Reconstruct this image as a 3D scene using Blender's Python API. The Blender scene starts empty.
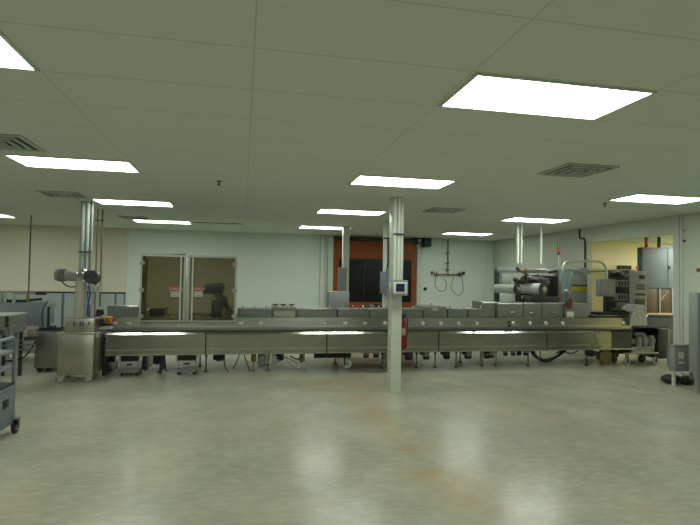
import bpy, bmesh, math, random
from mathutils import Vector, Matrix
random.seed(7)
COL = bpy.context.scene.collection
PI = math.pi

# ------------------------------------------------------------------ camera model
F, PITCH, ROLL, YAW = 518.7, .029, -.0174, .2025
EYE = Vector((0, 0, 1.62))
H = 2.80                                                # ceiling height

def ray(u, v):
    a = (u - 350) / F; b = (262.5 - v) / F
    a, b = a*math.cos(ROLL) + b*math.sin(ROLL), -a*math.sin(ROLL) + b*math.cos(ROLL)
    yc = math.cos(PITCH) - b*math.sin(PITCH); z = math.sin(PITCH) + b*math.cos(PITCH)
    return Vector((a*math.cos(YAW) + yc*math.sin(YAW), -a*math.sin(YAW) + yc*math.cos(YAW), z))
def at(u, v, Y):
    "point of the place seen at u, v on the plane y = Y"
    r = ray(u, v); return EYE + r*(Y/r.y)
def on_z(u, v, z=0.0):
    r = ray(u, v); return EYE + r*((z - EYE.z)/r.z)
def rect(u0, v0, u1, v1, Y):
    "x0, x1, z0, z1 of a picture rectangle on the plane y = Y"
    p = at((u0+u1)/2, v0, Y); q = at((u0+u1)/2, v1, Y)
    l = at(u0, (v0+v1)/2, Y); r = at(u1, (v0+v1)/2, Y)
    return l.x, r.x, q.z, p.z

# ------------------------------------------------------------------ materials
MATS = {}
def mat(name, col, rough=.5, metal=0., emit=None, strength=0., trans=0., alpha=1., spec=.5, noise=None, bump=None, brushed=None, ior=1.45, coat=0.):
    m = bpy.data.materials.new(name); m.use_nodes = True
    nt = m.node_tree; b = nt.nodes['Principled BSDF']
    b.inputs['Base Color'].default_value = (*col, 1)
    b.inputs['Roughness'].default_value = rough
    b.inputs['Metallic'].default_value = metal
    b.inputs['IOR'].default_value = ior
    b.inputs['Specular IOR Level'].default_value = spec
    b.inputs['Coat Weight'].default_value = coat
    if trans: b.inputs['Transmission Weight'].default_value = trans
    if alpha < 1: b.inputs['Alpha'].default_value = alpha
    if emit:
        b.inputs['Emission Color'].default_value = (*emit, 1); b.inputs['Emission Strength'].default_value = strength
    tc = nt.nodes.new('ShaderNodeTexCoord')
    if noise:                                            # (scale, second colour)
        n = nt.nodes.new('ShaderNodeTexNoise'); n.inputs['Scale'].default_value = noise[0]; n.inputs['Detail'].default_value = 4
        mx = nt.nodes.new('ShaderNodeMix'); mx.data_type = 'RGBA'
        mx.inputs[6].default_value = (*col, 1); mx.inputs[7].default_value = (*noise[1], 1)
        nt.links.new(tc.outputs['Object'], n.inputs['Vector']); nt.links.new(n.outputs['Fac'], mx.inputs[0])
        nt.links.new(mx.outputs[2], b.inputs['Base Color'])
    if brushed:                                          # streaks along x
        mp = nt.nodes.new('ShaderNodeMapping'); mp.inputs['Scale'].default_value = brushed
        n = nt.nodes.new('ShaderNodeTexNoise'); n.inputs['Scale'].default_value = 6; n.inputs['Detail'].default_value = 3
        r = nt.nodes.new('ShaderNodeMapRange'); r.inputs[3].default_value = max(0, rough-.05); r.inputs[4].default_value = rough+.05
        nt.links.new(tc.outputs['Object'], mp.inputs['Vector']); nt.links.new(mp.outputs[0], n.inputs['Vector'])
        nt.links.new(n.outputs['Fac'], r.inputs[0]); nt.links.new(r.outputs[0], b.inputs['Roughness'])
        bp = nt.nodes.new('ShaderNodeBump'); bp.inputs['Strength'].default_value = .02; bp.inputs['Distance'].default_value = .01
        nt.links.new(n.outputs['Fac'], bp.inputs['Height']); nt.links.new(bp.outputs[0], b.inputs['Normal'])
    if bump:
        n = nt.nodes.new('ShaderNodeTexNoise'); n.inputs['Scale'].default_value = bump[0]; n.inputs['Detail'].default_value = 5
        bp = nt.nodes.new('ShaderNodeBump'); bp.inputs['Strength'].default_value = bump[1]; bp.inputs['Distance'].default_value = .01
        nt.links.new(tc.outputs['Object'], n.inputs['Vector']); nt.links.new(n.outputs['Fac'], bp.inputs['Height']); nt.links.new(bp.outputs[0], b.inputs['Normal'])
    MATS[name] = m
    return m

steel   = mat('brushed stainless steel', (.33,.33,.28), .26, 1., brushed=(.4, 3, 26))
steel_f = mat('fascia stainless steel', (.29,.29,.25), .30, 1., brushed=(.4, 3, 26))
steel_d = mat('dull stainless steel', (.30,.30,.28), .42, 1., brushed=(.4, 3, 26))
steel_v = mat('vertical brushed stainless', (.48,.46,.39), .32, 1., brushed=(20, 20, .5))
cover_g = mat('grey painted cover', (.23,.24,.225), .38, .3, noise=(3, (.27,.275,.255)))
polish  = mat('polished steel edge', (.50,.50,.46), .2, 1.)
alu     = mat('aluminium profile', (.52,.53,.50), .38, .8)
chrome  = mat('polished metal', (.7,.7,.68), .14, 1.)
black   = mat('black rubber', (.012,.012,.013), .55, noise=(8, (.02,.02,.02)))
blackm  = mat('black painted metal', (.02,.021,.023), .4)
darkg   = mat('dark grey metal', (.06,.063,.066), .45, .4)
gray    = mat('grey painted steel', (.23,.245,.235), .45, noise=(2, (.26,.275,.265)))
pipeg   = mat('galvanised conduit', (.36,.41,.37), .6)
bluegray= mat('blue grey paint', (.17,.20,.215), .5, noise=(2, (.19,.22,.235)))
conc_g  = mat('pale grey plastic', (.36,.38,.36), .5)
white   = mat('white enamel', (.62,.66,.58), .6, spec=.3)
postw   = mat('white painted post', (.60,.64,.56), .4, noise=(5, (.55,.59,.51)))
red     = mat('red enamel', (.16,.008,.010), .35)
redl    = mat('red lamp plastic', (.40,.03,.02), .3)
greenl  = mat('green lamp plastic', (.02,.13,.04), .3)
orange  = mat('orange fabric curtain', (.31,.082,.018), .55, noise=(2, (.24,.058,.013)))
orangep = mat('orange plastic', (.55,.20,.02), .4)
yellow  = mat('yellow tape', (.42,.36,.02), .5)
yellowc = mat('ochre casting', (.32,.26,.07), .5)
wallm   = mat('white wall paint', (.74,.80,.72), .6, noise=(.5, (.70,.77,.70)), bump=(90, .08))
wallr   = mat('greenish wall paint', (.60,.64,.54), .6, noise=(.5, (.57,.61,.52)), bump=(90, .08))
wallw   = mat('cream wall paint', (.76,.73,.58), .6, noise=(.5, (.73,.69,.55)), bump=(90, .08))
wally   = mat('warm-lit yellow wall', (.84,.77,.46), .6, noise=(.6, (.81,.74,.43)))  # yellow deepened to carry the adjoining room's warm light
partm   = mat('partition fabric', (.48,.53,.51), .8, noise=(60, (.45,.50,.48)))
brown   = mat('brown board', (.075,.05,.024), .5, noise=(3, (.055,.037,.018)))
tan     = mat('tan board', (.30,.26,.18), .5)
cable   = mat('black cable', (.015,.015,.016), .5)
bluec   = mat('blue air hose', (.04,.09,.22), .4)
film    = mat('wound plastic film', (.52,.56,.53), .16, .1, coat=.5)
paper   = mat('white sticker', (.62,.62,.55), .6)
bagm    = mat('pale blue plastic bag', (.46,.54,.56), .35)
screen  = mat('touch screen', (.02,.028,.065), .2)
pinkred = mat('red notice ink', (.42,.06,.05), .5)
copper  = mat('aged brass pipe', (.22,.17,.08), .4, .6)
glow    = mat('light diffuser', (.9,.9,.9), .5, emit=(.92, 1., .92), strength=15.)
gloww   = mat('warm light diffuser', (.9,.9,.9), .5, emit=(.98, 1., .90), strength=78.)
skyglow = mat('daylit window glass', (.5,.6,.6), .3, emit=(.45,.75,.9), strength=.55)
glassd  = mat('dark window vinyl', (.012,.013,.014), .22)

def smoked_glass():
    m = bpy.data.materials.new('smoked guard glass'); m.use_nodes = True
    nt = m.node_tree; nt.nodes.clear()
    o = nt.nodes.new('ShaderNodeOutputMaterial'); mx = nt.nodes.new('ShaderNodeMixShader')
    t = nt.nodes.new('ShaderNodeBsdfTransparent'); g = nt.nodes.new('ShaderNodeBsdfGlossy'); f = nt.nodes.new('ShaderNodeFresnel')
    t.inputs[0].default_value = (.70,.66,.56,1); g.inputs['Roughness'].default_value = .03; f.inputs[0].default_value = 1.6
    nt.links.new(f.outputs[0], mx.inputs[0]); nt.links.new(t.outputs[0], mx.inputs[1]); nt.links.new(g.outputs[0], mx.inputs[2]); nt.links.new(mx.outputs[0], o.inputs[0])
    return m
glass = smoked_glass()

def ceiling_material():
    m = mat('ceiling tiles', (.68,.70,.62), .75)
    nt = m.node_tree; b = nt.nodes['Principled BSDF']
    tc = nt.nodes.new('ShaderNodeNewGeometry'); sx = nt.nodes.new('ShaderNodeSeparateXYZ'); nt.links.new(tc.outputs['Position'], sx.inputs[0])
    def lines(sock, off, step, w):
        a = nt.nodes.new('ShaderNodeMath'); a.operation = 'SUBTRACT'; a.inputs[1].default_value = off; nt.links.new(sock, a.inputs[0])
        p = nt.nodes.new('ShaderNodeMath'); p.operation = 'PINGPONG'; p.inputs[1].default_value = step/2; nt.links.new(a.outputs[0], p.inputs[0])
        l = nt.nodes.new('ShaderNodeMath'); l.operation = 'LESS_THAN'; l.inputs[1].default_value = w; nt.links.new(p.outputs[0], l.inputs[0])
        return l.outputs[0]
    x = lines(sx.outputs[0], .03, 1.22, .004); y = lines(sx.outputs[1], 3.315, .61, .005)
    mxm = nt.nodes.new('ShaderNodeMath'); mxm.operation = 'MAXIMUM'; nt.links.new(x, mxm.inputs[0]); nt.links.new(y, mxm.inputs[1])
    n = nt.nodes.new('ShaderNodeTexNoise'); n.inputs['Scale'].default_value = .9; n.inputs['Detail'].default_value = 2
    nt.links.new(tc.outputs['Position'], n.inputs['Vector'])
    c1 = nt.nodes.new('ShaderNodeMix'); c1.data_type = 'RGBA'; c1.inputs[6].default_value = (.65,.71,.65,1); c1.inputs[7].default_value = (.70,.745,.69,1)
    nt.links.new(n.outputs['Fac'], c1.inputs[0])
    c2 = nt.nodes.new('ShaderNodeMix'); c2.data_type = 'RGBA'; c2.inputs[7].default_value = (.53,.57,.52,1)
    nt.links.new(c1.outputs[2], c2.inputs[6]); nt.links.new(mxm.outputs[0], c2.inputs[0]); nt.links.new(c2.outputs[2], b.inputs['Base Color'])
    return m

def floor_material():
    m = mat('polished concrete', (.4,.4,.32), .2)
    nt = m.node_tree; b = nt.nodes['Principled BSDF']
    g = nt.nodes.new('ShaderNodeNewGeometry')
    def noise(scale, detail, sc=(1,1,1), rot=0):
        mp = nt.nodes.new('ShaderNodeMapping'); mp.inputs['Scale'].default_value = sc; mp.inputs['Rotation'].default_value = (0,0,rot)
        nt.links.new(g.outputs['Position'], mp.inputs['Vector'])
        n = nt.nodes.new('ShaderNodeTexNoise'); n.inputs['Scale'].default_value = scale; n.inputs['Detail'].default_value = detail; n.inputs['Roughness'].default_value = .62
        nt.links.new(mp.outputs[0], n.inputs['Vector']); return n.outputs['Fac']
    def ramp(s, a, b_):
        r = nt.nodes.new('ShaderNodeMapRange'); r.inputs[1].default_value = a; r.inputs[2].default_value = b_; nt.links.new(s, r.inputs[0]); return r.outputs[0]
    def mix(f, a, c):
        x = nt.nodes.new('ShaderNodeMix'); x.data_type = 'RGBA'; nt.links.new(f, x.inputs[0])
        for i, q in ((6, a), (7, c)):
            if isinstance(q, tuple): x.inputs[i].default_value = (*q, 1)
            else: nt.links.new(q, x.inputs[i])
        return x.outputs[2]
    def mul(s, k, op='MULTIPLY'):
        q = nt.nodes.new('ShaderNodeMath'); q.operation = op
        nt.links.new(s, q.inputs[0])
        if isinstance(k, (int, float)): q.inputs[1].default_value = k
        else: nt.links.new(k, q.inputs[1])
        return q.outputs[0]
    base = mix(ramp(noise(.8, 6), .35, .65), (.335,.33,.25), (.435,.42,.32))
    base = mix(mul(ramp(noise(.55, 5, (1.3, 1, 1), 1.1), .45, .62), .55), base, (.375,.315,.215))
    base = mix(mul(ramp(noise(1.5, 10, (1, .8, 1), .9), .42, .68), .8), base, (.27,.295,.235))
    base = mix(mul(ramp(noise(7, 8, (1, 2.5, 1), .3), .45, .7), .45), base, (.50,.48,.36))
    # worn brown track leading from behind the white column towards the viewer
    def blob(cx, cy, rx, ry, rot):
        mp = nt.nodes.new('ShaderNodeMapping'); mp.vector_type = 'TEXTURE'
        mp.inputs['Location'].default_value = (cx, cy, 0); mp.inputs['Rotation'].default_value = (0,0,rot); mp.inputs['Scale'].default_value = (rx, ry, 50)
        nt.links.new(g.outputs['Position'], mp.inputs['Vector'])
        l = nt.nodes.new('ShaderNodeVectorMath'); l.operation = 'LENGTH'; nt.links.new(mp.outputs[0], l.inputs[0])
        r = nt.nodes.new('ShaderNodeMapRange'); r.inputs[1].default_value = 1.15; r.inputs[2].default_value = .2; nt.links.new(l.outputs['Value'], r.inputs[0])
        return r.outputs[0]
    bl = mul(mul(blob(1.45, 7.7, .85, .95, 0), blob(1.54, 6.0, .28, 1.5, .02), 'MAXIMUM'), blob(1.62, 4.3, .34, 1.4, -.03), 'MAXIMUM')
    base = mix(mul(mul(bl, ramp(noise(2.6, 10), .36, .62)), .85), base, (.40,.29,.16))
    nt.links.new(base, b.inputs['Base Color'])
    rr = nt.nodes.new('ShaderNodeMapRange'); rr.inputs[1].default_value = .3; rr.inputs[2].default_value = .75; rr.inputs[3].default_value = .17; rr.inputs[4].default_value = .26
    nt.links.new(noise(1.6, 4), rr.inputs[0]); nt.links.new(rr.outputs[0], b.inputs['Roughness'])
    bp = nt.nodes.new('ShaderNodeBump'); bp.inputs['Strength'].default_value = .05; bp.inputs['Distance'].default_value = .01
    nt.links.new(noise(9, 4), bp.inputs['Height']); nt.links.new(bp.outputs[0], b.inputs['Normal'])
    b.inputs['Specular IOR Level'].default_value = .17
    return m

# ------------------------------------------------------------------ mesh helpers
ORG = {}
class MB:
    def __init__(s): s.bm = bmesh.new()
    def box(s, x0, x1, y0, y1, z0, z1, bev=0.):
        b = bmesh.new(); bmesh.ops.create_cube(b, size=1)
        for v in b.verts: v.co = Vector(((x0+x1)/2 + v.co.x*abs(x1-x0), (y0+y1)/2 + v.co.y*abs(y1-y0), (z0+z1)/2 + v.co.z*abs(z1-z0)))
        if bev: bmesh.ops.bevel(b, geom=b.edges[:], offset=bev, segments=2, affect='EDGES', profile=.5)
        return s.add(b)
    def add(s, b, M=None):
        me = bpy.data.meshes.new('t')
        if M is not None: bmesh.ops.transform(b, matrix=M, verts=b.verts)
        b.to_mesh(me); b.free(); s.bm.from_mesh(me); bpy.data.meshes.remove(me); return s
    def cyl(s, p, q, r, r2=None, n=20):
        p, q = Vector(p), Vector(q); d = q - p
        b = bmesh.new(); bmesh.ops.create_cone(b, cap_ends=True, segments=n, radius1=r, radius2=r if r2 is None else r2, depth=d.length)
        return s.add(b, Matrix.Translation((p+q)/2) @ d.to_track_quat('Z', 'Y').to_matrix().to_4x4())
    def sph(s, c, r, sc=(1,1,1)):
        b = bmesh.new(); bmesh.ops.create_uvsphere(b, u_segments=20, v_segments=12, radius=r)
        return s.add(b, Matrix.Translation(Vector(c)) @ Matrix.Diagonal((*sc, 1)))
    def tor(s, c, R, r, axis='y', n=28, m=10):
        b = bmesh.new(); vs = []
        for i in range(n):
            a = 2*PI*i/n; row = []
            for j in range(m):
                t = 2*PI*j/m; k = R + r*math.cos(t); h = r*math.sin(t)
                row.append(b.verts.new({'y': (k*math.cos(a), h, k*math.sin(a)), 'x': (h, k*math.cos(a), k*math.sin(a)), 'z': (k*math.cos(a), k*math.sin(a), h)}[axis]))
            vs.append(row)
        for i in range(n):
            for j in range(m): b.faces.new((vs[i][j], vs[(i+1)%n][j], vs[(i+1)%n][(j+1)%m], vs[i][(j+1)%m]))
        bmesh.ops.recalc_face_normals(b, faces=b.faces[:])
        return s.add(b, Matrix.Translation(Vector(c)))
    def tube(s, pts, r, n=10, smooth=True):
        pts = [Vector(p) for p in pts]
        if smooth and len(pts) > 2:
            out = []
            for i in range(len(pts)-1):
                p0 = pts[max(i-1,0)]; p1 = pts[i]; p2 = pts[i+1]; p3 = pts[min(i+2, len(pts)-1)]
                for k in range(6):
                    t = k/6; out.append(.5*((2*p1) + (p2-p0)*t + (2*p0-5*p1+4*p2-p3)*t*t + (3*p1-p0-3*p2+p3)*t**3))
            out.append(pts[-1]); pts = out
        b = bmesh.new(); rows = []; up = Vector((.13,.31,.94))
        for i, p in enumerate(pts):
            d = (pts[min(i+1,len(pts)-1)] - pts[max(i-1,0)]).normalized()
            u = d.cross(up); u = u.normalized() if u.length > 1e-4 else Vector((1,0,0)); up = u.cross(d).normalized()
            rows.append([b.verts.new(p + r*(math.cos(2*PI*k/n)*u + math.sin(2*PI*k/n)*up)) for k in range(n)])
        for i in range(len(rows)-1):
            for k in range(n): b.faces.new((rows[i][k], rows[i][(k+1)%n], rows[i+1][(k+1)%n], rows[i+1][k]))
        b.faces.new(rows[0][::-1]); b.faces.new(rows[-1]); bmesh.ops.recalc_face_normals(b, faces=b.faces[:])
        return s.add(b)
    def prism(s, prof, a0, a1, axis='x'):
        "closed profile (two coordinates) swept along an axis; x: (y,z)  y: (x,z)  z: (x,y)"
        b = bmesh.new(); f = {'x': lambda p, a: (a, p[0], p[1]), 'y': lambda p, a: (p[0], a, p[1]), 'z': lambda p, a: (p[0], p[1], a)}[axis]
        A = [b.verts.new(f(p, a0)) for p in prof]; B = [b.verts.new(f(p, a1)) for p in prof]; n = len(prof)
        b.faces.new(A); b.faces.new(B[::-1])
        for i in range(n): b.faces.new((A[i], B[i], B[(i+1)%n], A[(i+1)%n]))
        bmesh.ops.recalc_face_normals(b, faces=b.faces[:]); return s.add(b)
    def build(s, name, m, parent=None, smooth=True, kind=None, label=None, loc=None):
        org = Vector((0,0,0))
        if parent is not None: org = ORG[parent.name]
        if loc is not None: org = Vector(loc)
        for v in s.bm.verts: v.co -= org
        me = bpy.data.meshes.new(name); s.bm.to_mesh(me); s.bm.free()
        me.materials.append(m)
        if smooth:
            me.shade_smooth() if hasattr(me, 'shade_smooth') else None
            try: me.set_sharp_from_angle(angle=math.radians(38))
            except Exception: pass
        o = bpy.data.objects.new(name, me); COL.objects.link(o)
        if parent is not None: o.parent = parent
        else: o.location = org
        ORG[o.name] = org
        if kind: o['kind'] = kind
        if label: o['label'] = label
        return o

def tag(o, label, cat, group=None, kind=None):
    o['label'] = label; o['category'] = cat
    if group: o['group'] = group
    if kind: o['kind'] = kind
    return o
def thing(name, label, cat, loc=(0,0,0), group=None):
    o = bpy.data.objects.new(name, None); COL.objects.link(o); o.location = loc; o.empty_display_size = .1
    ORG[o.name] = Vector(loc); return tag(o, label, cat, group)
def dup(root, loc, label=None, rotz=None):
    r = root.copy(); COL.objects.link(r); r.location = loc
    if rotz is not None: r.rotation_euler.z = rotz
    if label: r['label'] = label
    for ch in list(root.children):
        c = ch.copy(); COL.objects.link(c); c.parent = r
        for g in list(ch.children):
            d = g.copy(); COL.objects.link(d); d.parent = c
    return r
def struct(name, mb, m, parent=None): return mb.build(name, m, parent, kind=None if parent else 'structure')
def bx(x0, x1, y0, y1, z0, z1, bev=0.): return MB().box(x0, x1, y0, y1, z0, z1, bev)

# ------------------------------------------------------------------ the setting
XR, YB = 7.35, 14.4
struct('floor', bx(-9, 16, -5, 15, -.1, 0), floor_material())
struct('ceiling', bx(-9, 16, -5, 15, H, H+.1), ceiling_material())
xc = at(128, 260, YB).x
w = bx(xc, XR+.12, YB, YB+.12, 0, H); struct('wall_back', w, wallm)
struct('wall_back_left', bx(-9, xc, YB, YB+.12, 0, H), wallw)
w = MB(); w.box(XR, XR+.12, 10.05, YB, 0, H); w.box(XR, XR+.12, 7.70, 10.05, 2.48, H); w.box(XR, XR+.12, -5, 7.70, 0, H)
struct('wall_right', w, wallr)
struct('wall_left', bx(-9.12, -9, -5, YB+.12, 0, H), wallw)
struct('wall_front', bx(-9.12, 16, -5.12, -5, 0, H), wallm)
struct('wall_annex_back', bx(XR+.12, 16, 13.0, 13.12, 0, H), wally)
struct('wall_annex_right', bx(16, 16.12, -5, 13.12, 0, H), wally)
struct('wall_annex_front', bx(XR+.12, 16, 4.0, 4.12, 0, H), wally)
# square post at the near end of the opening, capping the wall end
struct('trim_1', bx(XR-.035, XR+.14, 7.52, 7.70, 0, H, .004), postw)
# vertical cover strips either side of the orange door and on the far wall
def strip(n, u0, u1, v0=230, v1=305, d=.09, m=None):
    x0 = at(u0, 270, YB).x; x1 = at(u1, 270, YB).x
    struct('trim_%d' % n, bx(x0, x1, YB-d, YB, 0, H-.001, .006), m or white)
strip(2, 319.5, 323.5, d=.16); strip(3, 327, 332.5, d=.12); strip(4, 416, 420.5, d=.10); strip(5, 480.5, 483.5, d=.04, m=wallm); strip(6, 126, 128.5, d=.03, m=wallm)
struct('baseboard_right', bx(XR-.012, XR, -4.9, 7.51, 0, .10), conc_g)

# orange fast-roll door with a dark vision panel
x0, x1, z0, z1 = rect(333, 236, 415, 307, YB); zt = H - .03
xi0, xi1, zi0, zi1 = rect(338.5, 259, 410.5, 302, YB)
m = MB(); yf = YB-.06
m.box(x0, xi0, yf, YB, 0, zt); m.box(xi1, x1, yf, YB, 0, zt); m.box(xi0, xi1, yf, YB, zi1, zt); m.box(xi0, xi1, yf, YB, 0, zi0)
door = struct('door_1', m, orange)
bx(xi0, xi1, YB-.035, YB-.005, zi0, zi1).build('window_pane', glassd, door)
m = MB()
for t in (.34, .67): m.box(xi0+(xi1-xi0)*t-.02, xi0+(xi1-xi0)*t+.02, YB-.05, YB-.034, zi0, zi1)
m.box(xi0, xi1, YB-.05, YB-.034, zi1-.05, zi1); m.build('pane_seam', blackm, door)
m = MB(); m.cyl((x0-.02, YB-.14, H-.09), (x1-.02, YB-.14, H-.09), .05); m.build('roller_drum', darkg, door)

# high daylit window in the adjoining room
x0, x1, z0, z1 = rect(658, 232, 690, 248, 12.98)
wn = struct('window_1', bx(x0, x1, 12.965, 13.0, z0, 2.72), white)
bx(x0+.05, (x0+x1)/2-.02, 12.955, 12.966, z0+.05, 2.68).build('pane', skyglow, wn)
bx((x0+x1)/2+.02, x1-.05, 12.955, 12.966, z0+.05, 2.68).build('pane', skyglow, wn)

# ------------------------------------------------------------------ ceiling lights
def make_light(label, m=glow):
    t = thing('ceiling_light', label, 'ceiling light', (0,0,0), 'fluorescent troffers in the tiled ceiling')
    a, b = .60, .295; f = MB()
    f.box(-a, a, -b, -b+.022, -.012, .0); f.box(-a, a, b-.022, b, -.012, .0); f.box(-a, -a+.022, -b+.022, b-.022, -.012, .0); f.box(a-.022, a, -b+.022, b-.022, -.012, .0)
    f.build('frame', white, t); bx(-a+.022, a-.022, -b+.022, b-.022, -.006, -.001).build('diffuser', m, t)
    return t
LX, LY = [-5.45, -1.79, 1.87, 5.53], [3.01, 6.06, 9.12, 12.2]
lab = {(1,0):'lit ceiling troffer cut off by the upper left edge of the photo', (2,0):'largest lit ceiling troffer, nearest one right of the middle',
 (1,1):'second troffer of the left-hand row, long one beside the small ceiling vent', (2,1):'lit troffer in the ceiling in front of the white column top',
 (3,1):'lit troffer at the right edge, in front of the opening to the yellow room', (1,2):'third troffer of the left-hand row, above the conduit drop',
 (2,2):'lit troffer in the ceiling just left of the white column', (3,2):'lit troffer above the white conduits of the film unwinder',
 (0,3):'small lit troffer cut off by the left edge of the photo', (1,3):'farthest troffer of the left-hand row, beside the slot diffuser',
 (2,3):'farthest lit troffer above the left side of the orange door', (3,3):'farthest lit troffer above the air pipe drops on the back wall',
 (0,0):None, (0,1):None, (0,2):None, (3,0):None}
first = None
for (i, j), l in lab.items():
    X, Y = LX[i], LY[j]
    if (i, j) == (3, 1): X, Y = 5.70, 6.24
    if (i, j) == (3, 3): X, Y = 5.62, 12.45
    l = l or 'lit ceiling troffer outside the frame of the photo'
    if first is None: first = make_light(l); first.location = (X, Y, H)
    else: dup(first, (X, Y, H), l)
for X in LX[1:3]:
    dup(first, (X, -.04, H), 'lit ceiling troffer behind the viewer'); dup(first, (X, -3.1, H), 'lit ceiling troffer behind the viewer')
wl = make_light('warm lit troffer in the ceiling of the yellow room', gloww); wl.location = (11.5, 10.3, H)
wl['group'] = 'troffers of the adjoining room'
dup(wl, (14.0, 10.3, H)); dup(wl, (12.5, 6.6, H))

# ------------------------------------------------------------------ ceiling vents, sprinklers
def vent(cx, cy, label, s=.29):
    t = thing('ceiling_vent', label, 'ceiling vent', (cx, cy, H), 'square air vents in the ceiling'); z = H
    bx(cx-s, cx+s, cy-s, cy+s, z-.004, z-.0005).build('backing', black, t)
    for k, r in enumerate((s, s*.72, s*.46, s*.2)):
        w = .030 if k == 0 else .024; zz = z-.010-.004*k; m = MB()
        for a0, a1, b0, b1 in ((-r, r, -r, -r+w), (-r, r, r-w, r), (-r, -r+w, -r+w, r-w), (r-w, r, -r+w, r-w)):
            m.box(cx+a0, cx+a1, cy+b0, cy+b1, zz-.006, zz+.008 if k else z-.003)
        m.build('frame' if k == 0 else 'louvre', postw, t)
vent(3.44, 4.88, 'square louvred vent in the ceiling behind the largest troffer')
vent(-2.20, 5.22, 'square louvred vent at the left edge of the ceiling')
vent(-2.68, 8.50, 'small square vent in the ceiling above the conduit drop')
vent(3.33, 8.35, 'square vent in the ceiling right of the white column')
vent(-2.25, 11.6, 'far square vent beside the farthest left-hand troffer')
t = thing('slot_diffuser', 'long dark slot air diffuser in the far ceiling above the guard enclosure', 'air diffuser', (-.6, 12.06, H))
m = bx(-1.13, -.05, 12.0, 12.12, H-.006, H-.0005); m.build('slot', blackm, t)
m = MB(); [m.box(-1.13+.12*k, -1.13+.12*k+.03, 12.0, 12.12, H-.014, H-.005) for k in range(10)]; m.build('bar', darkg, t)
for (u, v, l) in ((219, 181, 'small pendent sprinkler head in the ceiling left of the middle'), (605, 203, 'small pendent sprinkler head in the ceiling near the right-hand opening')):
    p = on_z(u, v, H); m = MB(); m.cyl((p.x,p.y,H), (p.x,p.y,H-.008), .035); m.cyl((p.x,p.y,H-.008), (p.x,p.y,H-.05), .010); m.cyl((p.x,p.y,H-.05), (p.x,p.y,H-.054), .022)
    tag(m.build('sprinkler_head', darkg, loc=(p.x,p.y,H)), l, 'sprinkler')

# ------------------------------------------------------------------ central column and what hangs on it
cx0, cx1, cy = 2.10, 2.235, 7.20
col = thing('support_column', 'white square column standing in the middle of the room', 'column', (2.2, 7.27, 0))
bx(cx0, cx1+.02, cy, cy+.18, .012, H-.001, .006).build('shaft', postw, col)
bx(cx0-.006, cx1+.026, cy-.006, cy+.186, 0, .012).build('base_plate', postw, col)
for dx, r in ((.028, .026), (.088, .024), (.135, .020)):
    MB().cyl((cx0+dx, cy-r-.004, 1.56), (cx0+dx, cy-r-.004, H), r).build('conduit', white, col)
m = MB(); m.box(cx0-.004, cx1+.024, cy-.062, cy-.055, 2.24, 2.265)
for dx in (.06, .11): m.box(cx0+dx-.008, cx0+dx+.008, cy-.075, cy-.055, 2.235, 2.27)
m.build('strap', darkg, col)
p = rect(388, 280, 407.5, 295.5, 7.05)
h = thing('touch_terminal', 'small grey touch screen control box hanging on the white column', 'control panel', (2.2, 7.05, p[2]))
bx(p[0], p[1], 7.02, 7.135, p[2], p[3], .008).build('housing', gray, h)
bz = bx(p[0]+.07, p[1]-.015, 7.012, 7.022, p[2]+.03, p[3]-.03, .003).build('bezel', paper, h)
bx(p[0]+.105, p[1]-.055, 7.008, 7.0125, p[2]+.055, p[3]-.05).build('screen', screen, bz)
m = MB(); m.box(p[0]+.01, p[0]+.035, 7.012, 7.021, p[2]+.03, p[3]-.03, .003); m.build('latch', alu, h)
# red extinguisher on the column's right side
e = at(403.2, 340, 7.22); ex = e.x+.004; ey = 7.26
h = thing('fire_extinguisher', 'red fire extinguisher hanging on the right side of the white column', 'fire extinguisher', (ex, ey, .60))
r = .048; m = MB(); m.cyl((ex,ey,.615), (ex,ey,1.0), r, n=28); m.sph((ex,ey,1.0), r, (1,1,.75)); m.cyl((ex,ey,.59), (ex,ey,.615), r*.92, r); m.build('cylinder', red, h)
m = MB(); m.cyl((ex,ey,1.03), (ex,ey,1.08), .018); m.box(ex-.02, ex+.05, ey-.012, ey+.012, 1.075, 1.09); m.box(ex-.02, ex+.055, ey-.01, ey+.01, 1.10, 1.112); m.cyl((ex,ey-.02,1.06), (ex,ey-.045,1.06), .016); m.build('valve', blackm, h)
m = MB(); m.tube([(ex+.02,ey-.02,1.07), (ex+.055,ey-.04,1.02), (ex+.05,ey-.05,.85), (ex+.04,ey-.05,.70)], .009); m.cyl((ex+.04,ey-.05,.70), (ex+.035,ey-.05,.63), .011, .016); m.build('hose', red, h)
m = MB()
for k in range(9):
    a = -PI*.75 + PI*.5*k/8; a2 = a+PI*.5/8
    if k < 8: m.prism([(ex+(r+.001)*math.cos(a), ey+(r+.001)*math.sin(a)), (ex+(r+.001)*math.cos(a2), ey+(r+.001)*math.sin(a2)), (ex+(r-.003)*math.cos(a2), ey+(r-.003)*math.sin(a2)), (ex+(r-.003)*math.cos(a), ey+(r-.003)*math.sin(a))], .80, .90, 'z')
m.build('label_sticker', tan, h)
m = MB(); m.box(cx1+.019, ex-r+.004, ey-.03, ey+.03, .9, .97); m.build('wall_bracket', darkg, h)

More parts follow.
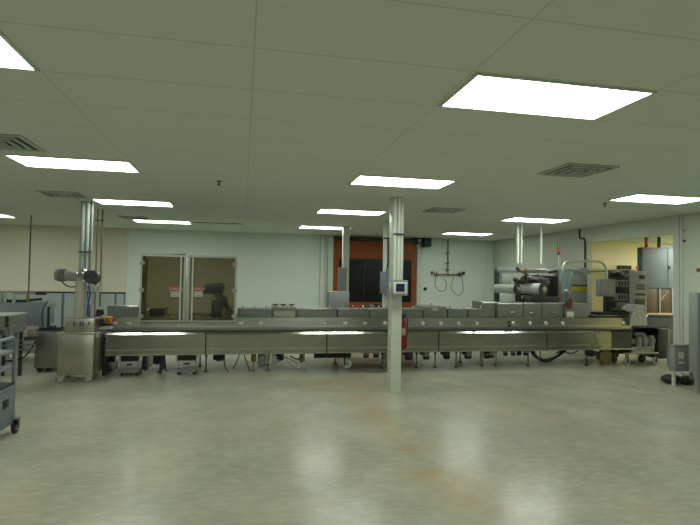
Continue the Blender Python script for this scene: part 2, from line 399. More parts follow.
# ------------------------------------------------------------------ farther posts with boxes
p = on_z(346, 226, H); a = at(343, 260, p.y).x; b = at(349.3, 260, p.y).x
t = thing('conduit_post', 'white post in front of the left side of the orange door', 'post', ((a+b)/2, p.y+.05, 0))
bx(a, b, p.y, p.y+.14, 0, H-.001, .01).build('shaft', postw, t)
q = rect(338.5, 267.5, 346.5, 291, p.y-.06); bx(q[0], q[1], p.y-.08, p.y-.001, q[2], q[3], .01).build('junction_box', gray, t)
p = on_z(386.3, 220.5, H); a = at(384, 260, p.y).x; b = at(388.5, 260, p.y).x
t = thing('conduit_post', 'thin white post with grey box just left of the main column', 'post', ((a+b)/2, p.y+.05, 0))
bx(a, b, p.y, p.y+.10, 0, H-.001, .01).build('shaft', postw, t)
q = rect(380.5, 271.5, 388.5, 293.5, p.y-.06); bx(q[0], q[1], p.y-.09, p.y-.001, q[2], q[3], .01).build('junction_box', bluegray, t)
m = MB(); c0 = at(387.8, 238, p.y-.02); m.tube([(c0.x, p.y-.02, 2.45), (c0.x+.01, p.y-.02, 1.95), (c0.x-.03, p.y-.03, q[3]-.02)], .012); m.box(a-.02, b+.02, p.y-.01, p.y+.001, 2.42, 2.45); m.build('cable', cable, t)
# door drive at the top right of the orange door
q = rect(414, 238, 431, 246, YB-.25)
t = thing('door_drive', 'black motor unit high on the back wall right of the orange door', 'motor', (q[0], YB, q[2]))
m = MB(); m.box(q[0]+.28, q[1], YB-.30, YB-.001, q[2]-.02, q[3]+.02, .02); m.box(q[0], q[0]+.30, YB-.26, YB-.11, q[2]+.08, q[3], .02); m.build('motor_housing', blackm, t)
m = MB(); m.cyl((q[0]+.16, YB-.27, q[2]+.15), (q[0]+.16, YB-.12, q[2]+.15), .045); m.build('cap', conc_g, t)
# compressed air drop on the back wall
Y = YB-.08
t = thing('air_pipe_manifold', 'brass air pipe drop with side branches and hose loops on the back wall', 'pipe', (at(448,300,Y).x, YB, 1.2))
P = lambda u, v, y=Y: at(u, v, y)
m = MB(); m.tube([P(448, 238), P(448, 274)], .018, smooth=False); m.tube([P(434, 274.5), P(463, 274.5)], .018, smooth=False)
for v in (253, 263, 270): q = P(448, v); m.box(q.x-.05, q.x+.05, Y-.03, YB-.001, q.z-.015, q.z+.015)
m.build('pipe', copper, t)
for u in (436.5, 459.5):
    m = MB(); q = P(u, 274.5); m.cyl(q+Vector((-.06,0,0)), q+Vector((.06,0,0)), .035); m.cyl(q+Vector((0,0,-.06)), q+Vector((0,0,.08)), .02); m.sph(q+Vector((-.14 if u<450 else .12,-.02,.05)), .045); m.tube([q, q+Vector((-.14 if u<450 else .12,-.02,.05))], .015, smooth=False); m.build('valve', copper if u < 450 else darkg, t)
m = MB(); m.tube([P(436,276), P(435.5,285), P(440,291), P(445,290), P(446.5,283), P(443,278)], .008); m.tube([P(462,276), P(463,290), P(459,295.5), P(453,291), P(451,286), P(454,277)], .008); m.build('air_hose', darkg, t)
q = P(426, 289); tag(MB().cyl((q.x, YB-.03, q.z), (q.x, YB-.001, q.z), .05).build('wall_socket', blackm, loc=(q.x, YB, q.z)), 'small round black socket on the back wall right of the orange door', 'socket')
# black conduit on the right wall
t = MB(); X = XR-.02
def onx(u, v, X):
    r = ray(u, v); return EYE + r*(X/r.x)
y1 = onx(579.5, 232, X).y; y2 = onx(585, 250, X).y
m = MB(); m.tube([(X, y1, H), (X, y1, 2.62), (X, y1-.02, 2.58), (X, y2+.03, 2.56), (X, y2, 2.52), (X, y2, 1.2)], .018, smooth=False)
tag(m.build('wall_conduit', cable, loc=(X, y2, 1.2)), 'thin dark conduit stepping down the right-hand wall beside the opening', 'conduit')

# ------------------------------------------------------------------ drops at the left
for n, (u, r, l) in enumerate(((82.6, .042, 'leftmost white conduit of the bundle above the pump head'), (87.2, .036, 'middle white conduit of the bundle above the pump head'), (91.2, .022, 'thin conduit right of the two thick white ones above the pump head'))):
    y = 9.25; q = at(u, 240, y); m = MB(); m.cyl((q.x, y, 1.50 if n < 2 else 1.40), (q.x, y, H), r)
    o = thing('ceiling_conduit', l, 'conduit', (q.x, y, 1.5)); m.build('tube', pipeg if n < 2 else gray, o)
    q2 = at(u, 252, y); bx(q.x-r-.005, q.x+r+.005, y-r-.012, y-r, q2.z-.01, q2.z+.01).build('strap', darkg, o)
for u, l in ((96.6, 'thin pipe hanging from the ceiling, left one of the far pair'), (101.5, 'thin dark pipe hanging from the ceiling, right one of the far pair')):
    y = 10.3; q = at(u, 250, y); o = thing('ceiling_pipe', l, 'pipe', (q.x, y, 1.2)); MB().cyl((q.x, y, 0 if u < 100 else 1.0), (q.x, y, H), .012 if u < 100 else .015).build('tube', copper, o)
    bx(q.x-.035, q.x+.035, y-.03, y-.012, 2.58, 2.60).build('clamp', darkg, o)
q = at(30, 250, 11.85); m = MB(); m.cyl((q.x, q.y, 0), (q.x, q.y, H), .016); tag(m.build('drop_pole', mat('olive grey pole', (.13,.135,.11), .5), loc=(q.x, q.y, 0)), 'slim vertical pole running from the ceiling down behind the far-left conveyor', 'pole')
for u, r, l in ((517.7, .030, 'left white conduit hanging to the film unwinder'), (521.5, .020, 'second, thinner white conduit hanging to the film unwinder'), (541.2, .022, 'white conduit hanging above the right film roll')):
    y = 9.9; q = at(u, 250, y); o = MB().cyl((q.x, y, 1.98), (q.x, y, H), r).build('ceiling_conduit', white, loc=(q.x, y, 1.98)); tag(o, l, 'conduit')

# ------------------------------------------------------------------ office partition far left
Y = 11.0
xs = [at(u, 300, Y).x for u in (-60, 2, 63, 115.5, 125)]
zt = 1.25
for k, l in enumerate(('blue grey partition panel cut off by the left edge', 'blue grey partition panel behind the far-left conveyor', 'blue grey partition panel behind the pump column', 'narrow end panel of the blue grey partition')):
    t = thing('partition_panel', l, 'partition', ((xs[k]+xs[k+1])/2, Y, 0), 'low partition panels'); a, b = xs[k]+.004, xs[k+1]-.004
    bx(a, b, Y, Y+.05, .06, zt-.03).build('fabric_panel', partm, t); bx(a, b, Y-.008, Y+.058, zt-.03, zt, .004).build('top_cap', darkg, t)
    m = MB(); m.box(a, a+.02, Y-.005, Y+.055, .0, zt-.03); m.box(b-.02, b, Y-.005, Y+.055, .0, zt-.03); m.build('edge_post', gray, t)

# ------------------------------------------------------------------ packaging line
YF = 8.75
pm = thing('packaging_machine', 'long stainless steel packaging line standing across the room', 'packaging machine', (3, 9.2, 0))
def X(u, y=YF): return at(u, 330, y).x
edges = [105.5, 206, 327, 439, 547, 612]
z0, z1 = .325, .655
for k in range(5):
    a, b = X(edges[k])+.009, X(edges[k+1])-.009
    prof = [(YF, z0), (YF, z1), (YF+.068, z1+.053), (YF+.09, z1+.053), (YF+.09, z0)]
    lp = MB().prism(prof, a, b).build('lower_panel', steel, pm, smooth=False)
    MB().prism([(YF-.002, z1), (YF+.068, z1+.0548), (YF+.069, z1+.0535), (YF, z1-.002)], a, b).build('polished_edge', polish, lp, smooth=False)
    m = MB(); m.box(a, b, YF-.006, YF, z0+.004, z0+.014); m.box(a, b, YF-.003, YF, z0+.085, z0+.10); m.build('hem', steel_v, lp)  # bottom hem, plus a paler strip above standing in for a specular line
for u in edges[1:]:
    m = MB(); m.box(X(u)-.014, X(u)+.014, YF+.012, YF+.03, z0, z1+.01); m.build('seam_shade', black, pm)  # black strips stand in for the shade inside the panel gaps
a, b = X(612)+.006, X(633)
MB().prism([(YF+.02, z0+.03), (YF+.02, z1), (YF+.09, z1+.05), (YF+.09, z0+.03)], a, b).build('lower_panel', darkg, pm, smooth=False, label='dark lower panel at the right end')
bx(a, b, YF+.012, YF+.02, z0, z0+.03).build('hem', steel, pm)
XL, XE = X(103), X(671)
# recessed groove, then sloping fascia
bx(XL, X(634), YF+.10, YF+.16, .60, .745).build('groove', steel_d, pm)
xa = X(127)
MB().prism([(YF+.055, .735), (YF+.055, .76), (YF+.075, .925), (YF+.15, .925), (YF+.15, .735)], xa-.45, X(634)).build('fascia', steel_f, pm, smooth=False)
MB().prism([(YF+.05, .735), (YF+.05, .76), (YF+.10, .91), (YF+.15, .91), (YF+.15, .735)], X(634)+.004, XE).build('fascia', blackm, pm, smooth=False, label='dark fascia at the right end')
bx(XL+.05, X(634), YF+.15, 9.90, .70, .922).build('bed_plate', steel_d, pm)
bx(X(634)+.004, XE, YF+.152, 9.60, .72, .90).build('bed_plate', blackm, pm)
bx(xa-.44, X(634)-.01, YF+.046, YF+.056, .772, .784, .002).build('fascia_highlight', steel_v, pm)  # paler steel strip added as the bright line of light along the fascia
# knobs along the fascia
def fy(z): return YF+.055 + (z-.76)/.165*.02
for u in (115, 129, 216, 241, 261, 324.5, 345, 365, 385, 423, 441, 459, 477, 513.5, 530.5, 546, 563, 624):
    q = at(u, 323.3, YF+.05); z = q.z; y = fy(z)
    m = MB()
    if u < 380: m.box(q.x-.036, q.x+.036, y-.012, y+.01, z-.022, z+.022, .005)
    else: m.cyl((q.x, y+.01, z), (q.x, y-.025, z-.008), .036, .030, n=18)
    m.build('latch_plate' if u < 380 else 'knob', paper, pm)
q = at(509, 324, YF+.05); m = MB(); m.cyl((q.x, fy(q.z+.03)+.01, q.z+.03), (q.x, fy(q.z+.03)-.03, q.z+.03), .022); m.cyl((q.x, fy(q.z-.03)+.01, q.z-.03), (q.x, fy(q.z-.03)-.03, q.z-.03), .022); m.build('push_button', blackm, pm)
# grey covers above the bed
YC = 8.98; zc = .925
def cover(u0, u1, vt, name='top_cover', m=cover_g, y1=9.5, yc=YC, ztop=None, **k):
    a, b = at(u0, 312, yc).x+.004, at(u1, 312, yc).x-.004; zt = ztop or at((u0+u1)/2, vt, yc).z
    o = MB().prism([(yc, zc), (yc, zt-.02), (yc+.02, zt), (y1, zt), (y1, zc)], a, b).build(name, m, pm, smooth=False, **k); return o, a, b, zt
for u0, u1 in ((237, 272), (297, 336.5), (338, 369), (370, 422.5), (448, 467.5), (468.5, 495)):
    o, a, b, zt = cover(u0, u1, 309.3)
    m = MB(); m.box(a, b, YC-.006, YC+.03, zt-.012, zt+.006, .003); m.build('rail', steel, o)
    for k in range(3): 
        xx = a+(b-a)*(k+.5)/3; m = MB(); m.cyl((xx, YC+.05, zt), (xx, YC+.05, zt+.045), .008, n=10); m.sph((xx, YC+.05, zt+.05), .014); m.build('bolt', chrome, o)
bb, a, b, zt = cover(107, 138.5, 306.5, 'infeed_block', cover_g)
m = MB(); m.box(a, b, YC-.006, YC+.05, zt-.01, zt+.012, .003); m.build('rail', chrome, bb)
o, a, b, zt = cover(272.5, 296.5, 306.8, 'raised_cover', cover_g)
bx(a+.02, b-.02, YC-.012, YC+.004, zc+.005, zt-.075).build('name_plate', steel_v, o)
for k in (.12, .45, .82):
    xx = a+(b-a)*k; m = MB(); m.cyl((xx, YC+.08, zt), (xx, YC+.08, zt+.03), .012, n=12); m.box(xx-.05, xx+.05, YC+.06, YC+.10, zt+.025, zt+.045, .006); m.build('black_clamp', blackm, o)
o, a, b, zt = cover(423.5, 447, 306.5, 'raised_cover', cover_g)
m = MB(); m.box((a+b)/2-.06, (a+b)/2+.05, YC-.008, YC+.001, zt-.075, zt-.03); m.build('sticker', paper, o)
m = MB(); m.cyl(((a+b)/2-.05, YC+.1, zt), ((a+b)/2-.05, YC+.1, zt+.05), .014); m.sph(((a+b)/2-.05, YC+.1, zt+.055), .02); m.build('bolt', chrome, o)
for u0, u1, vt, h in ((482.5, 497, 302, 0), (497.5, 523, 303, 513.5), (523.5, 541.5, 303, 532.5), (542, 563, 303, 552), (563.5, 588.5, 303.5, 0)):
    o, a, b, zt = cover(u0, u1, vt, 'cabinet_cover', cover_g, yc=YC-.03 if u0 > 490 else YC+.06)
    if h:
        q = at(h, 312.3, YC-.03); m = MB(); m.box(q.x-.065, q.x+.065, YC-.062, YC-.050, q.z-.010, q.z+.010, .003); m.box(q.x-.06, q.x-.048, YC-.05, YC-.029, q.z-.007, q.z+.007); m.box(q.x+.048, q.x+.06, YC-.05, YC-.029, q.z-.007, q.z+.007); m.build('handle', chrome, o)
# beige back cabinet and a tangle of fittings rising behind the bed
q = rect(328.5, 291.5, 349, 308, 9.55); bx(q[0], q[1], 9.52, 9.74, .9225, q[3], .008).build('rear_cabinet', gray, pm)
for (u, v, r) in ((366, 306.5, .03), (372, 305.5, .035), (379, 306.5, .03), (376, 304.5, .02)):
    q = at(u, v, 9.6); m = MB(); m.cyl((q.x, 9.6, .9225), (q.x, 9.6, q.z), r, r*.7); m.cyl((q.x-.05, 9.6, q.z), (q.x+.05, 9.6, q.z), .018); m.build('pneumatic_fitting', blackm if r < .031 else steel_d, pm)
# outfeed belt on the right
q = at(588, 312, 9.1); r_ = at(648, 312, 9.1)
bx(q.x+.01, at(648,312,8.95).x, 8.95, 9.6, .952, .966, .004).build('outfeed_plate', chrome, pm)
bx(at(600,311,9.0).x, at(630,311,9.0).x, 9.0, 9.29, .9665, 1.02, .01).build('belt_housing', blackm, pm)
bx(q.x+.01, at(648,312,8.95).x, 8.98, 9.6, .9225, .952).build('outfeed_belt', blackm, pm)
q = at(631, 313.3, 8.93); MB().sph((q.x, 8.93, q.z), .032).build('white_ball', paper, pm)
# frame underneath: beams and posts with levelling feet
m = MB(); m.box(XL+.1, XE-.1, 9.02, 9.08, .40, .50); m.box(XL+.1, XE-.1, 9.60, 9.66, .40, .50)
m.build('frame_beam', steel_d, pm)
m = MB(); m.box(XL+.1, XE-.3, YF+.10, 9.85, .33, .36); m.build('shade_tray', steel_d, pm)  # tray deepened to shade the floor under the line
def foot(u, y, r=.011, pad=.045, mm=darkg, w=0):
    q = at(u, 365, y); m = MB(); m.cyl((q.x, y, .022), (q.x, y, .40), r)
    if w: m.box(q.x-w, q.x+w, y-w, y+w, .16, .40)
    else: m.cyl((q.x, y, .24), (q.x, y, .33), .02)
    m.cyl((q.x, y, 0), (q.x, y, .022), pad, pad*.6); return m.build('levelling_foot', mm, pm)
for u, mm, w in ((382, darkg, 0), (416.5, darkg, 0), (435, darkg, 0), (456, darkg, 0), (482, steel_d, .03), (496, steel_d, 0), (528, darkg, 0), (586.5, darkg, 0), (253.5, yellowc, .045), (268, steel_d, .03), (160, darkg, 0), (131, darkg, 0), (206, darkg, 0)): foot(u, 9.05 if u != 586.5 else 8.95, mm=mm, w=w)
for u in (135, 200, 268, 335, 400, 460, 540, 600, 640): foot(u, 9.62, mm=darkg)
# hanging gear motors
def gearmotor(u, y=8.95, r=.055, zb=.17):
    q = at(u, 355, y); o = MB().cyl((q.x, y, zb+.02), (q.x, y, .335), r, n=22).build('gear_motor', steel_d if random.random() < .5 else darkg, pm)
    m = MB(); m.cyl((q.x, y, zb-.02), (q.x, y, zb+.03), r*.85, r*1.06, n=22); m.build('end_cap', black, o)
    m = MB(); [m.cyl((q.x, y, zb+.05+.03*k), (q.x, y, zb+.058+.03*k), r*1.08, n=22) for k in range(4)]; m.build('cooling_fin', darkg, o)
    m = MB(); m.box(q.x-r-.045, q.x-r+.01, y-.04, y+.04, zb+.06, zb+.16, .006); m.build('terminal_box', black, o)
for u, r in ((366, .05), (376, .05), (408.5, .075), (426, .065), (446.5, .065), (468, .07), ): gearmotor(u, r=r, zb=.19 if u > 400 else .235)
for u in (505.5, 519, 525.5, 513): gearmotor(u, r=.045, zb=.235)
gearmotor(491, r=.06, zb=.20); gearmotor(487, y=9.1, r=.05, zb=.16)
# corrugated black duct, caster, hoses
a, b = X(316), X(353)
m = MB(); m.cyl((a, 8.93, .268), (b, 8.93, .268), .040, n=16)
n = 20
for k in range(n): xx = a+(b-a)*(k+.5)/n; m.cyl((xx-.010, 8.93, .268), (xx+.010, 8.93, .268), .052, n=16)
m.build('corrugated_duct', black, pm)
def caster_mb(x, y, r=.06, zt=.2, w=.03):
    m = MB(); m.cyl((x-w/2, y, r), (x+w/2, y, r), r, n=24); return m
q = at(347, 365, 8.95); wheel = MB(); wheel.tor((q.x, 8.95, .115), .068, .02, 'y'); wheel.cyl((q.x, 8.935, .115), (q.x, 8.965, .115), .055); wheel.build('hand_wheel', alu, pm)
m = MB(); m.cyl((q.x, 8.925, .115), (q.x, 8.98, .115), .02); m.box(q.x-.06, q.x-.03, 8.93, 8.99, .08, .33); m.build('wheel_hub', darkg, pm)
P = lambda u, v, y=8.95: at(u, v, y)
hoses = [[(531,351),(536,357),(545,360),(554,358),(562,353),(566,350)], [(533,351),(539,359),(547,361.5),(556,357),(563,350)], [(556,353),(562,351),(570,353.5),(578,351)],
 [(224,357),(225,366),(231,373),(245,375),(252,374)], [(286,358),(291,364),(298,368),(305,362),(303,355)], [(283,356),(292,360),(300,366),(306,371)], [(290,356),(297,359),(303,357)], [(164,352),(165,362),(166,371)], [(244,355),(247,363),(250,371)], [(240,353),(237,361),(233,369)]]
for k, h in enumerate(hoses):
    MB().tube([P(u, v, 8.93+.02*(k % 4)) for u, v in h], (.026, .022, .012, .008, .010, .012, .012, .012, .009, .009)[k]).build('hose', (cable, cable, cable, darkg, conc_g, conc_g, cable, cable, darkg, darkg)[k], pm)
for u0, u1, v0, v1, mm in ((258, 266, 355, 366, steel_d), (272, 279, 356, 363, alu), (300, 305, 354, 362, copper), (213, 225, 353, 360, black), (276, 284, 354, 360, blackm), (147, 153, 354, 366, alu), (142, 147, 356, 370, darkg), (153, 159, 355, 364, blackm), (106, 114, 354, 362, blackm), (108, 116, 362, 370, steel_d), (160, 164, 355, 370, darkg), (600, 612, 352, 360, copper), (589, 597, 351, 356, blackm), (612, 619, 352, 357, blackm), (604, 610, 358, 365, copper)):
    q = rect(u0, v0, u1, v1, 9.0); m = MB(); m.box(q[0], q[1], 9.0, 9.14, q[2], min(q[3], .33), .01)
    m.cyl(((q[0]+q[1])/2, 9.07, q[2]-.02), ((q[0]+q[1])/2, 9.07, .33), abs(q[1]-q[0])*.3); m.build('under_bed_unit', mm, pm)

# ------------------------------------------------------------------ two pump carts under the line
def pump(u0, u1, label):
    y = 8.80; q = rect(u0, 355, u1, 376, y); a, b = q[0], q[1]
    t = thing('floor_pump', label, 'pump', ((a+b)/2, y+.15, 0), 'grey pump units under the left end of the line')
    bx(a+.02, b-.02, y, y+.34, .045, .115, .008).build('base_box', gray, t)
    bx(a-.01, b+.01, y-.03, y+.35, .115, .135, .004).build('deck', gray, t)
    m = MB(); m.box(a+.03, b-.03, y+.005, y+.30, .135, .225, .01); bd = m.build('upper_box', conc_g, t)
    bx(a+.12, b-.12, y-.001, y+.01, .165, .195, .004).build('slot', blackm, bd)
    bx(a+.02, b-.04, y+.03, y+.28, .225, .318, .01).build('motor_block', black, t)
    m = MB(); m.box(a-.005, a+.02, y+.01, y+.03, .135, .32); m.box(b-.02, b+.005, y+.01, y+.03, .135, .32); m.build('side_bar', alu, t)
    for sx in (a+.05, b-.05):
        for sy in (y+.03, y+.30): MB().cyl((sx, sy, 0), (sx, sy, .05), .025).build('foot', black, t)
pump(118.5, 140, 'grey slotted pump unit on the floor nearest the stainless bin')
pump(175.5, 197.5, 'grey slotted pump unit on the floor below the guard enclosure')

# ------------------------------------------------------------------ guard enclosure
YE = 8.70
a, b = at(139.5, 290, YE).x, at(236.2, 290, YE).x
q = rect(150, 254.5, 220, 320, YE); ze0, ze1 = .9235, at(185, 255, YE).z
ge = thing('guard_enclosure', 'glass-doored machine guard enclosure on the left part of the packaging line', 'enclosure', ((a+b)/2, YE+.2, ze0))
D = .52; w = .022
m = MB()
for x_ in (a, b-w):
    for y_ in (YE+.02, YE+D-w): m.box(x_, x_+w, y_, y_+w, ze0 if y_ > YE+.1 else .862, ze1)
for z_ in (ze0, ze1-w):
    zf = z_ if z_ > 1 else .862
    m.box(a+w, b-w, YE+.02, YE+.02+w, zf, zf+w); m.box(a+w, b-w, YE+D-w, YE+D, z_, z_+w)
    for x_ in (a, b-w): m.box(x_, x_+w, YE+.02+w, YE+D-w, z_, z_+w)
m.build('frame', alu, ge)
bx(a+.004, a+.010, YE+.05, YE+D-.025, ze0+w, ze1-w).build('side_pane', glass, ge)
bx(b-.010, b-.004, YE+.05, YE+D-.025, ze0+w, ze1-w).build('side_pane', glass, ge)
bx(a+w, b-w, YE+D-.014, YE+D-.006, ze0+w, ze1-w).build('rear_pane', glass, ge)
xm = at(186.5, 290, YE).x
bx(xm-.022, xm+.022, YE+.0, YE+.05, .862, ze1, .003).build('centre_post', alu, ge)
def leaf(x0, x1, hinge_left, ze0=.845):
    f = bx(x0, x1, YE, YE+.010, ze0+.03, ze1-.02).build('door', glass, ge)
    m = MB(); t_ = .010
    m.box(x0, x1, YE-.004, YE+.014, ze0+.02, ze0+.03+t_); m.box(x0, x1, YE-.004, YE+.014, ze1-.02-t_, ze1-.01)
    for xx in ((x0, x1-.02) if hinge_left else (x0, x1-.016)): m.box(xx, xx+.018, YE-.004, YE+.014, ze0+.03, ze1-.02)
    m.build('door_frame', alu, f)
    hx = x0 if hinge_left else x1
    for zz in (ze0+.11, (ze0+ze1)/2-.02, ze1-.14):
        s = 1 if hinge_left else -1
        m = MB(); m.box(min(hx-.02*s, hx+.055*s), max(hx-.02*s, hx+.055*s), YE-.016, YE-.004, zz-.03, zz+.03, .006); m.build('hinge', conc_g, f)
    gx = x1-.065 if hinge_left else x0+.065
    m = MB(); m.box(gx-.012, gx+.012, YE-.035, YE-.02, ze0+.04, ze1-.04, .004)
    for zz in (ze0+.08, ze0+.38, ze1-.08): m.box(gx-.01, gx+.01, YE-.021, YE, zz-.015, zz+.015)
    m.build('grip_bar', white, f)
    return f
dl = leaf(a+.012, xm-.026, True); dr = leaf(xm+.026, b-.008, False)
MB().prism([(YE-.006, ze1-.004), (YE+.018, ze1+.022), (YE+.018, ze1+.0005), (YE+.01, ze1+.0005)], a+.02, xm-.03).build('top_rail', polish, ge, smooth=False)  # rail slanted so that it catches the ceiling light as a glint
def text(s, x, z, h, y, m, parent, name='notice_text'):
    c = bpy.data.curves.new('txt', 'FONT'); c.body = s; c.size = h; c.align_x = 'CENTER'; c.align_y = 'CENTER'; c.extrude = .0006
    o = bpy.data.objects.new('txt', c); COL.objects.link(o); dg = bpy.context.evaluated_depsgraph_get(); me = bpy.data.meshes.new_from_object(o.evaluated_get(dg))
    bpy.data.objects.remove(o); me.transform(Matrix.Translation((x, y, z)) @ Matrix.Rotation(PI/2, 4, 'X')); me.transform(Matrix.Translation(-ORG[parent.name]))
    me.materials.clear(); me.materials.append(m); ob = bpy.data.objects.new(name, me); COL.objects.link(ob); ob.parent = parent; return ob
for u0, u1, dd in ((170.6, 180.2, dl), (193.8, 202.8, dr)):
    q = rect(u0, 286.3, u1, 296.8, YE-.006); c = (q[0]+q[1])/2
    s = bx(q[0], q[1], YE-.006, YE-.002, q[2], q[3]).build('warning_sign', paper, dd)
    h = q[3]-q[2]
    bx(q[0], q[1], YE-.0072, YE-.006, q[3]-h*.50, q[3]).build('red_band', mat('faded red ink', (.42,.13,.10), .5), dd)
    text('DANGER', c, q[3]-h*.26, h*.30, YE-.0085, paper, dd); text('DO NOT OPEN', c, q[2]+h*.33, h*.15, YE-.0075, blackm, dd); text('WHILE RUNNING', c, q[2]+h*.14, h*.13, YE-.0075, blackm, dd)
# dark picker mechanism inside
inn = thing('picker_mechanism', 'dark jointed picking mechanism behind the right glass door', 'machine', (at(214,300,9.0).x, 9.0, .925))
P = lambda u, v, y=9.0: at(u, v, y)
q = rect(211, 300, 222, 317, 9.0); bx(q[0], q[1], 8.93, 9.1, .9235, q[3], .02).build('base_block', blackm, inn)
m = MB(); m.cyl(P(206,289), P(221,288), .09); m.sph(P(219,288), .10); m.sph(P(208,289), .085, (1.2,1,1)); m.build('head', blackm, inn)
m = MB(); m.cyl(P(216,290), P(221,300), .06); m.cyl(P(220,298), P(225,306), .07); m.sph(P(223,300), .08); m.cyl(P(224,305), P(230,311), .045); m.build('arm', blackm, inn)
m = MB(); q = rect(224, 308, 233, 315, 9.0); m.box(q[0], q[1], 8.95, 9.06, q[2], q[3], .02); m.build('gripper', conc_g, inn)
inn2 = thing('infeed_tray', 'low black tray with small fittings behind the left glass door', 'tray', (at(158,314,9.0).x, 9.0, .925))
q = rect(150, 308, 165, 316.5, 9.0); bx(q[0], q[1], 8.93, 9.2, .9235, q[3], .01).build('tray_body', blackm, inn2)
m = MB(); m.cyl(P(148,311), P(151,311), .04); m.cyl(P(167,306), P(169,308), .04); m.cyl(P(163,309), P(170,305.5), .03); m.box(P(140,317).x, P(172,317).x, 8.93, 8.96, .9235, .945); m.build('fitting', alu, inn2)

# ------------------------------------------------------------------ film unwinder
YU = 9.12
fu = thing('film_unwinder', 'film unwinding frame with two rolls above the right part of the line', 'machine', (at(543,303,YU).x, YU, 1.0))
P = lambda u, v, y=YU: at(u, v, y)
zb = at(540, 303, YC-.03).z + .001
q = rect(497, 268.5, 590, 273, 9.5)
bx(q[0], q[1], 9.50, 9.62, q[2], q[3], .006).build('top_beam', gray, fu)
for u0, u1, mm in ((496.6, 499.6, darkg), ):
    q2 = rect(u0, 272, u1, 303, 9.5); bx(q2[0], q2[1], 9.505, 9.6, .9235, q[2]+.02).build('upright', mm, fu)
q2 = rect(499.8, 293.5, 517, 303, 9.45); bx(q2[0], q2[1], 9.51, 9.65, .9235, q2[3], .006).build('beige_box', white, fu)
q2 = rect(502, 274, 511, 285, 9.5); bx(q2[0], q2[1], 9.51, 9.56, q2[2], q2[3], .006).build('sensor_plate', conc_g, fu)
# dark cabinet back plate
q2 = rect(559, 272.5, 587.5, 303.5, 9.5); cab = bx(q2[0], q2[1], 9.505, 9.68, .9235, q2[3], .01).build('side_cabinet', gray, fu)
q3 = rect(571.5, 286.3, 587.3, 291, 9.5); bx(q3[0], q3[1], 9.50, 9.506, q3[2], q3[3]).build('yellow_label', yellow, cab)
q3 = rect(571.5, 284.8, 587.3, 286.2, 9.5); bx(q3[0], q3[1], 9.50, 9.506, q3[2], q3[3]).build('black_stripe', blackm, cab)
q2 = rect(527, 275.5, 559, 302, 9.5); bx(q2[0], q2[1], 9.51, 9.62, .9235, q2[3], .01).build('drive_housing', darkg, fu)
m = MB()
for k in range(9): xx = q2[0]+.38+(q2[1]-q2[0]-.42)*k/8; m.box(xx-.008, xx+.008, 9.50, 9.512, q2[2]+.06, q2[3]-.03)
m.build('cooling_grille', blackm, fu)
q2 = rect(525, 296.5, 560, 302.5, 9.2); bx(q2[0], q2[1], 9.2, 9.5, zb, q2[3], .01).build('lower_casing', darkg, fu)
q2 = rect(519, 293, 533, 303, 9.4); bx(q2[0], q2[1], 9.505, 9.6, .9235, q2[3]+.25, .02).build('bracket', blackm, fu)
m = MB(); m.cyl(P(522,297,9.3), P(536,297,9.3), .035); m.cyl(P(538,298,9.25), P(556,298,9.25), .025); m.build('guide_roller', chrome, fu)
m = MB(); m.box(P(527,270).x, P(548,270).x, 9.2, 9.50, P(540,272).z, P(540,270.5).z+.01); m.build('shelf', steel_d, fu)
# plastic sheet edges and cloth
b_ = bmesh.new(); ga = [[None]*13 for _ in range(5)]
for i in range(5):
    for j in range(13):
        u = 523+(557-523)*j/12; v = 271.5+.9*math.sin(j*1.1+i)+(-1.3 if 4 < j < 9 else 0)+(1.3 if j < 3 else 0)
        ga[i][j] = b_.verts.new(P(u, v, 9.22+i*.06)+Vector((0,0,.02)))
for i in range(4):
    for j in range(12): b_.faces.new((ga[i][j], ga[i][j+1], ga[i+1][j+1], ga[i+1][j]))
g_ = bmesh.ops.solidify(b_, geom=b_.faces[:], thickness=.006)
MB().add(b_).build('plastic_sheet', paper, fu)
m = MB(); m.cyl(P(549,272.5,9.2), P(557,271,9.2), .028); m.cyl(P(516.5,268,9.2), P(524,273,9.2), .028, .018); m.build('tension_arm', blackm, fu)
m = MB(); m.cyl(P(519,270,9.16), P(528,275,9.16), .02); m.cyl(P(523,271.5,9.16), P(526,268.5,9.16), .022); m.build('brass_lever', copper, fu)
m = MB(); m.cyl(P(521,283,9.35), P(527,276,9.35), .05); m.sph(P(524,280,9.3), .08, (1,.6,1)); m.cyl(P(514,279,9.35), P(520,282,9.35), .04); m.build('brake_unit', darkg, fu)
m = MB(); m.cyl(P(527,277,9.2), P(548,280,9.2), .03); m.cyl(P(537,276.5,9.25), P(548,283,9.25), .05); m.build('dancer_arm', steel_d, fu)
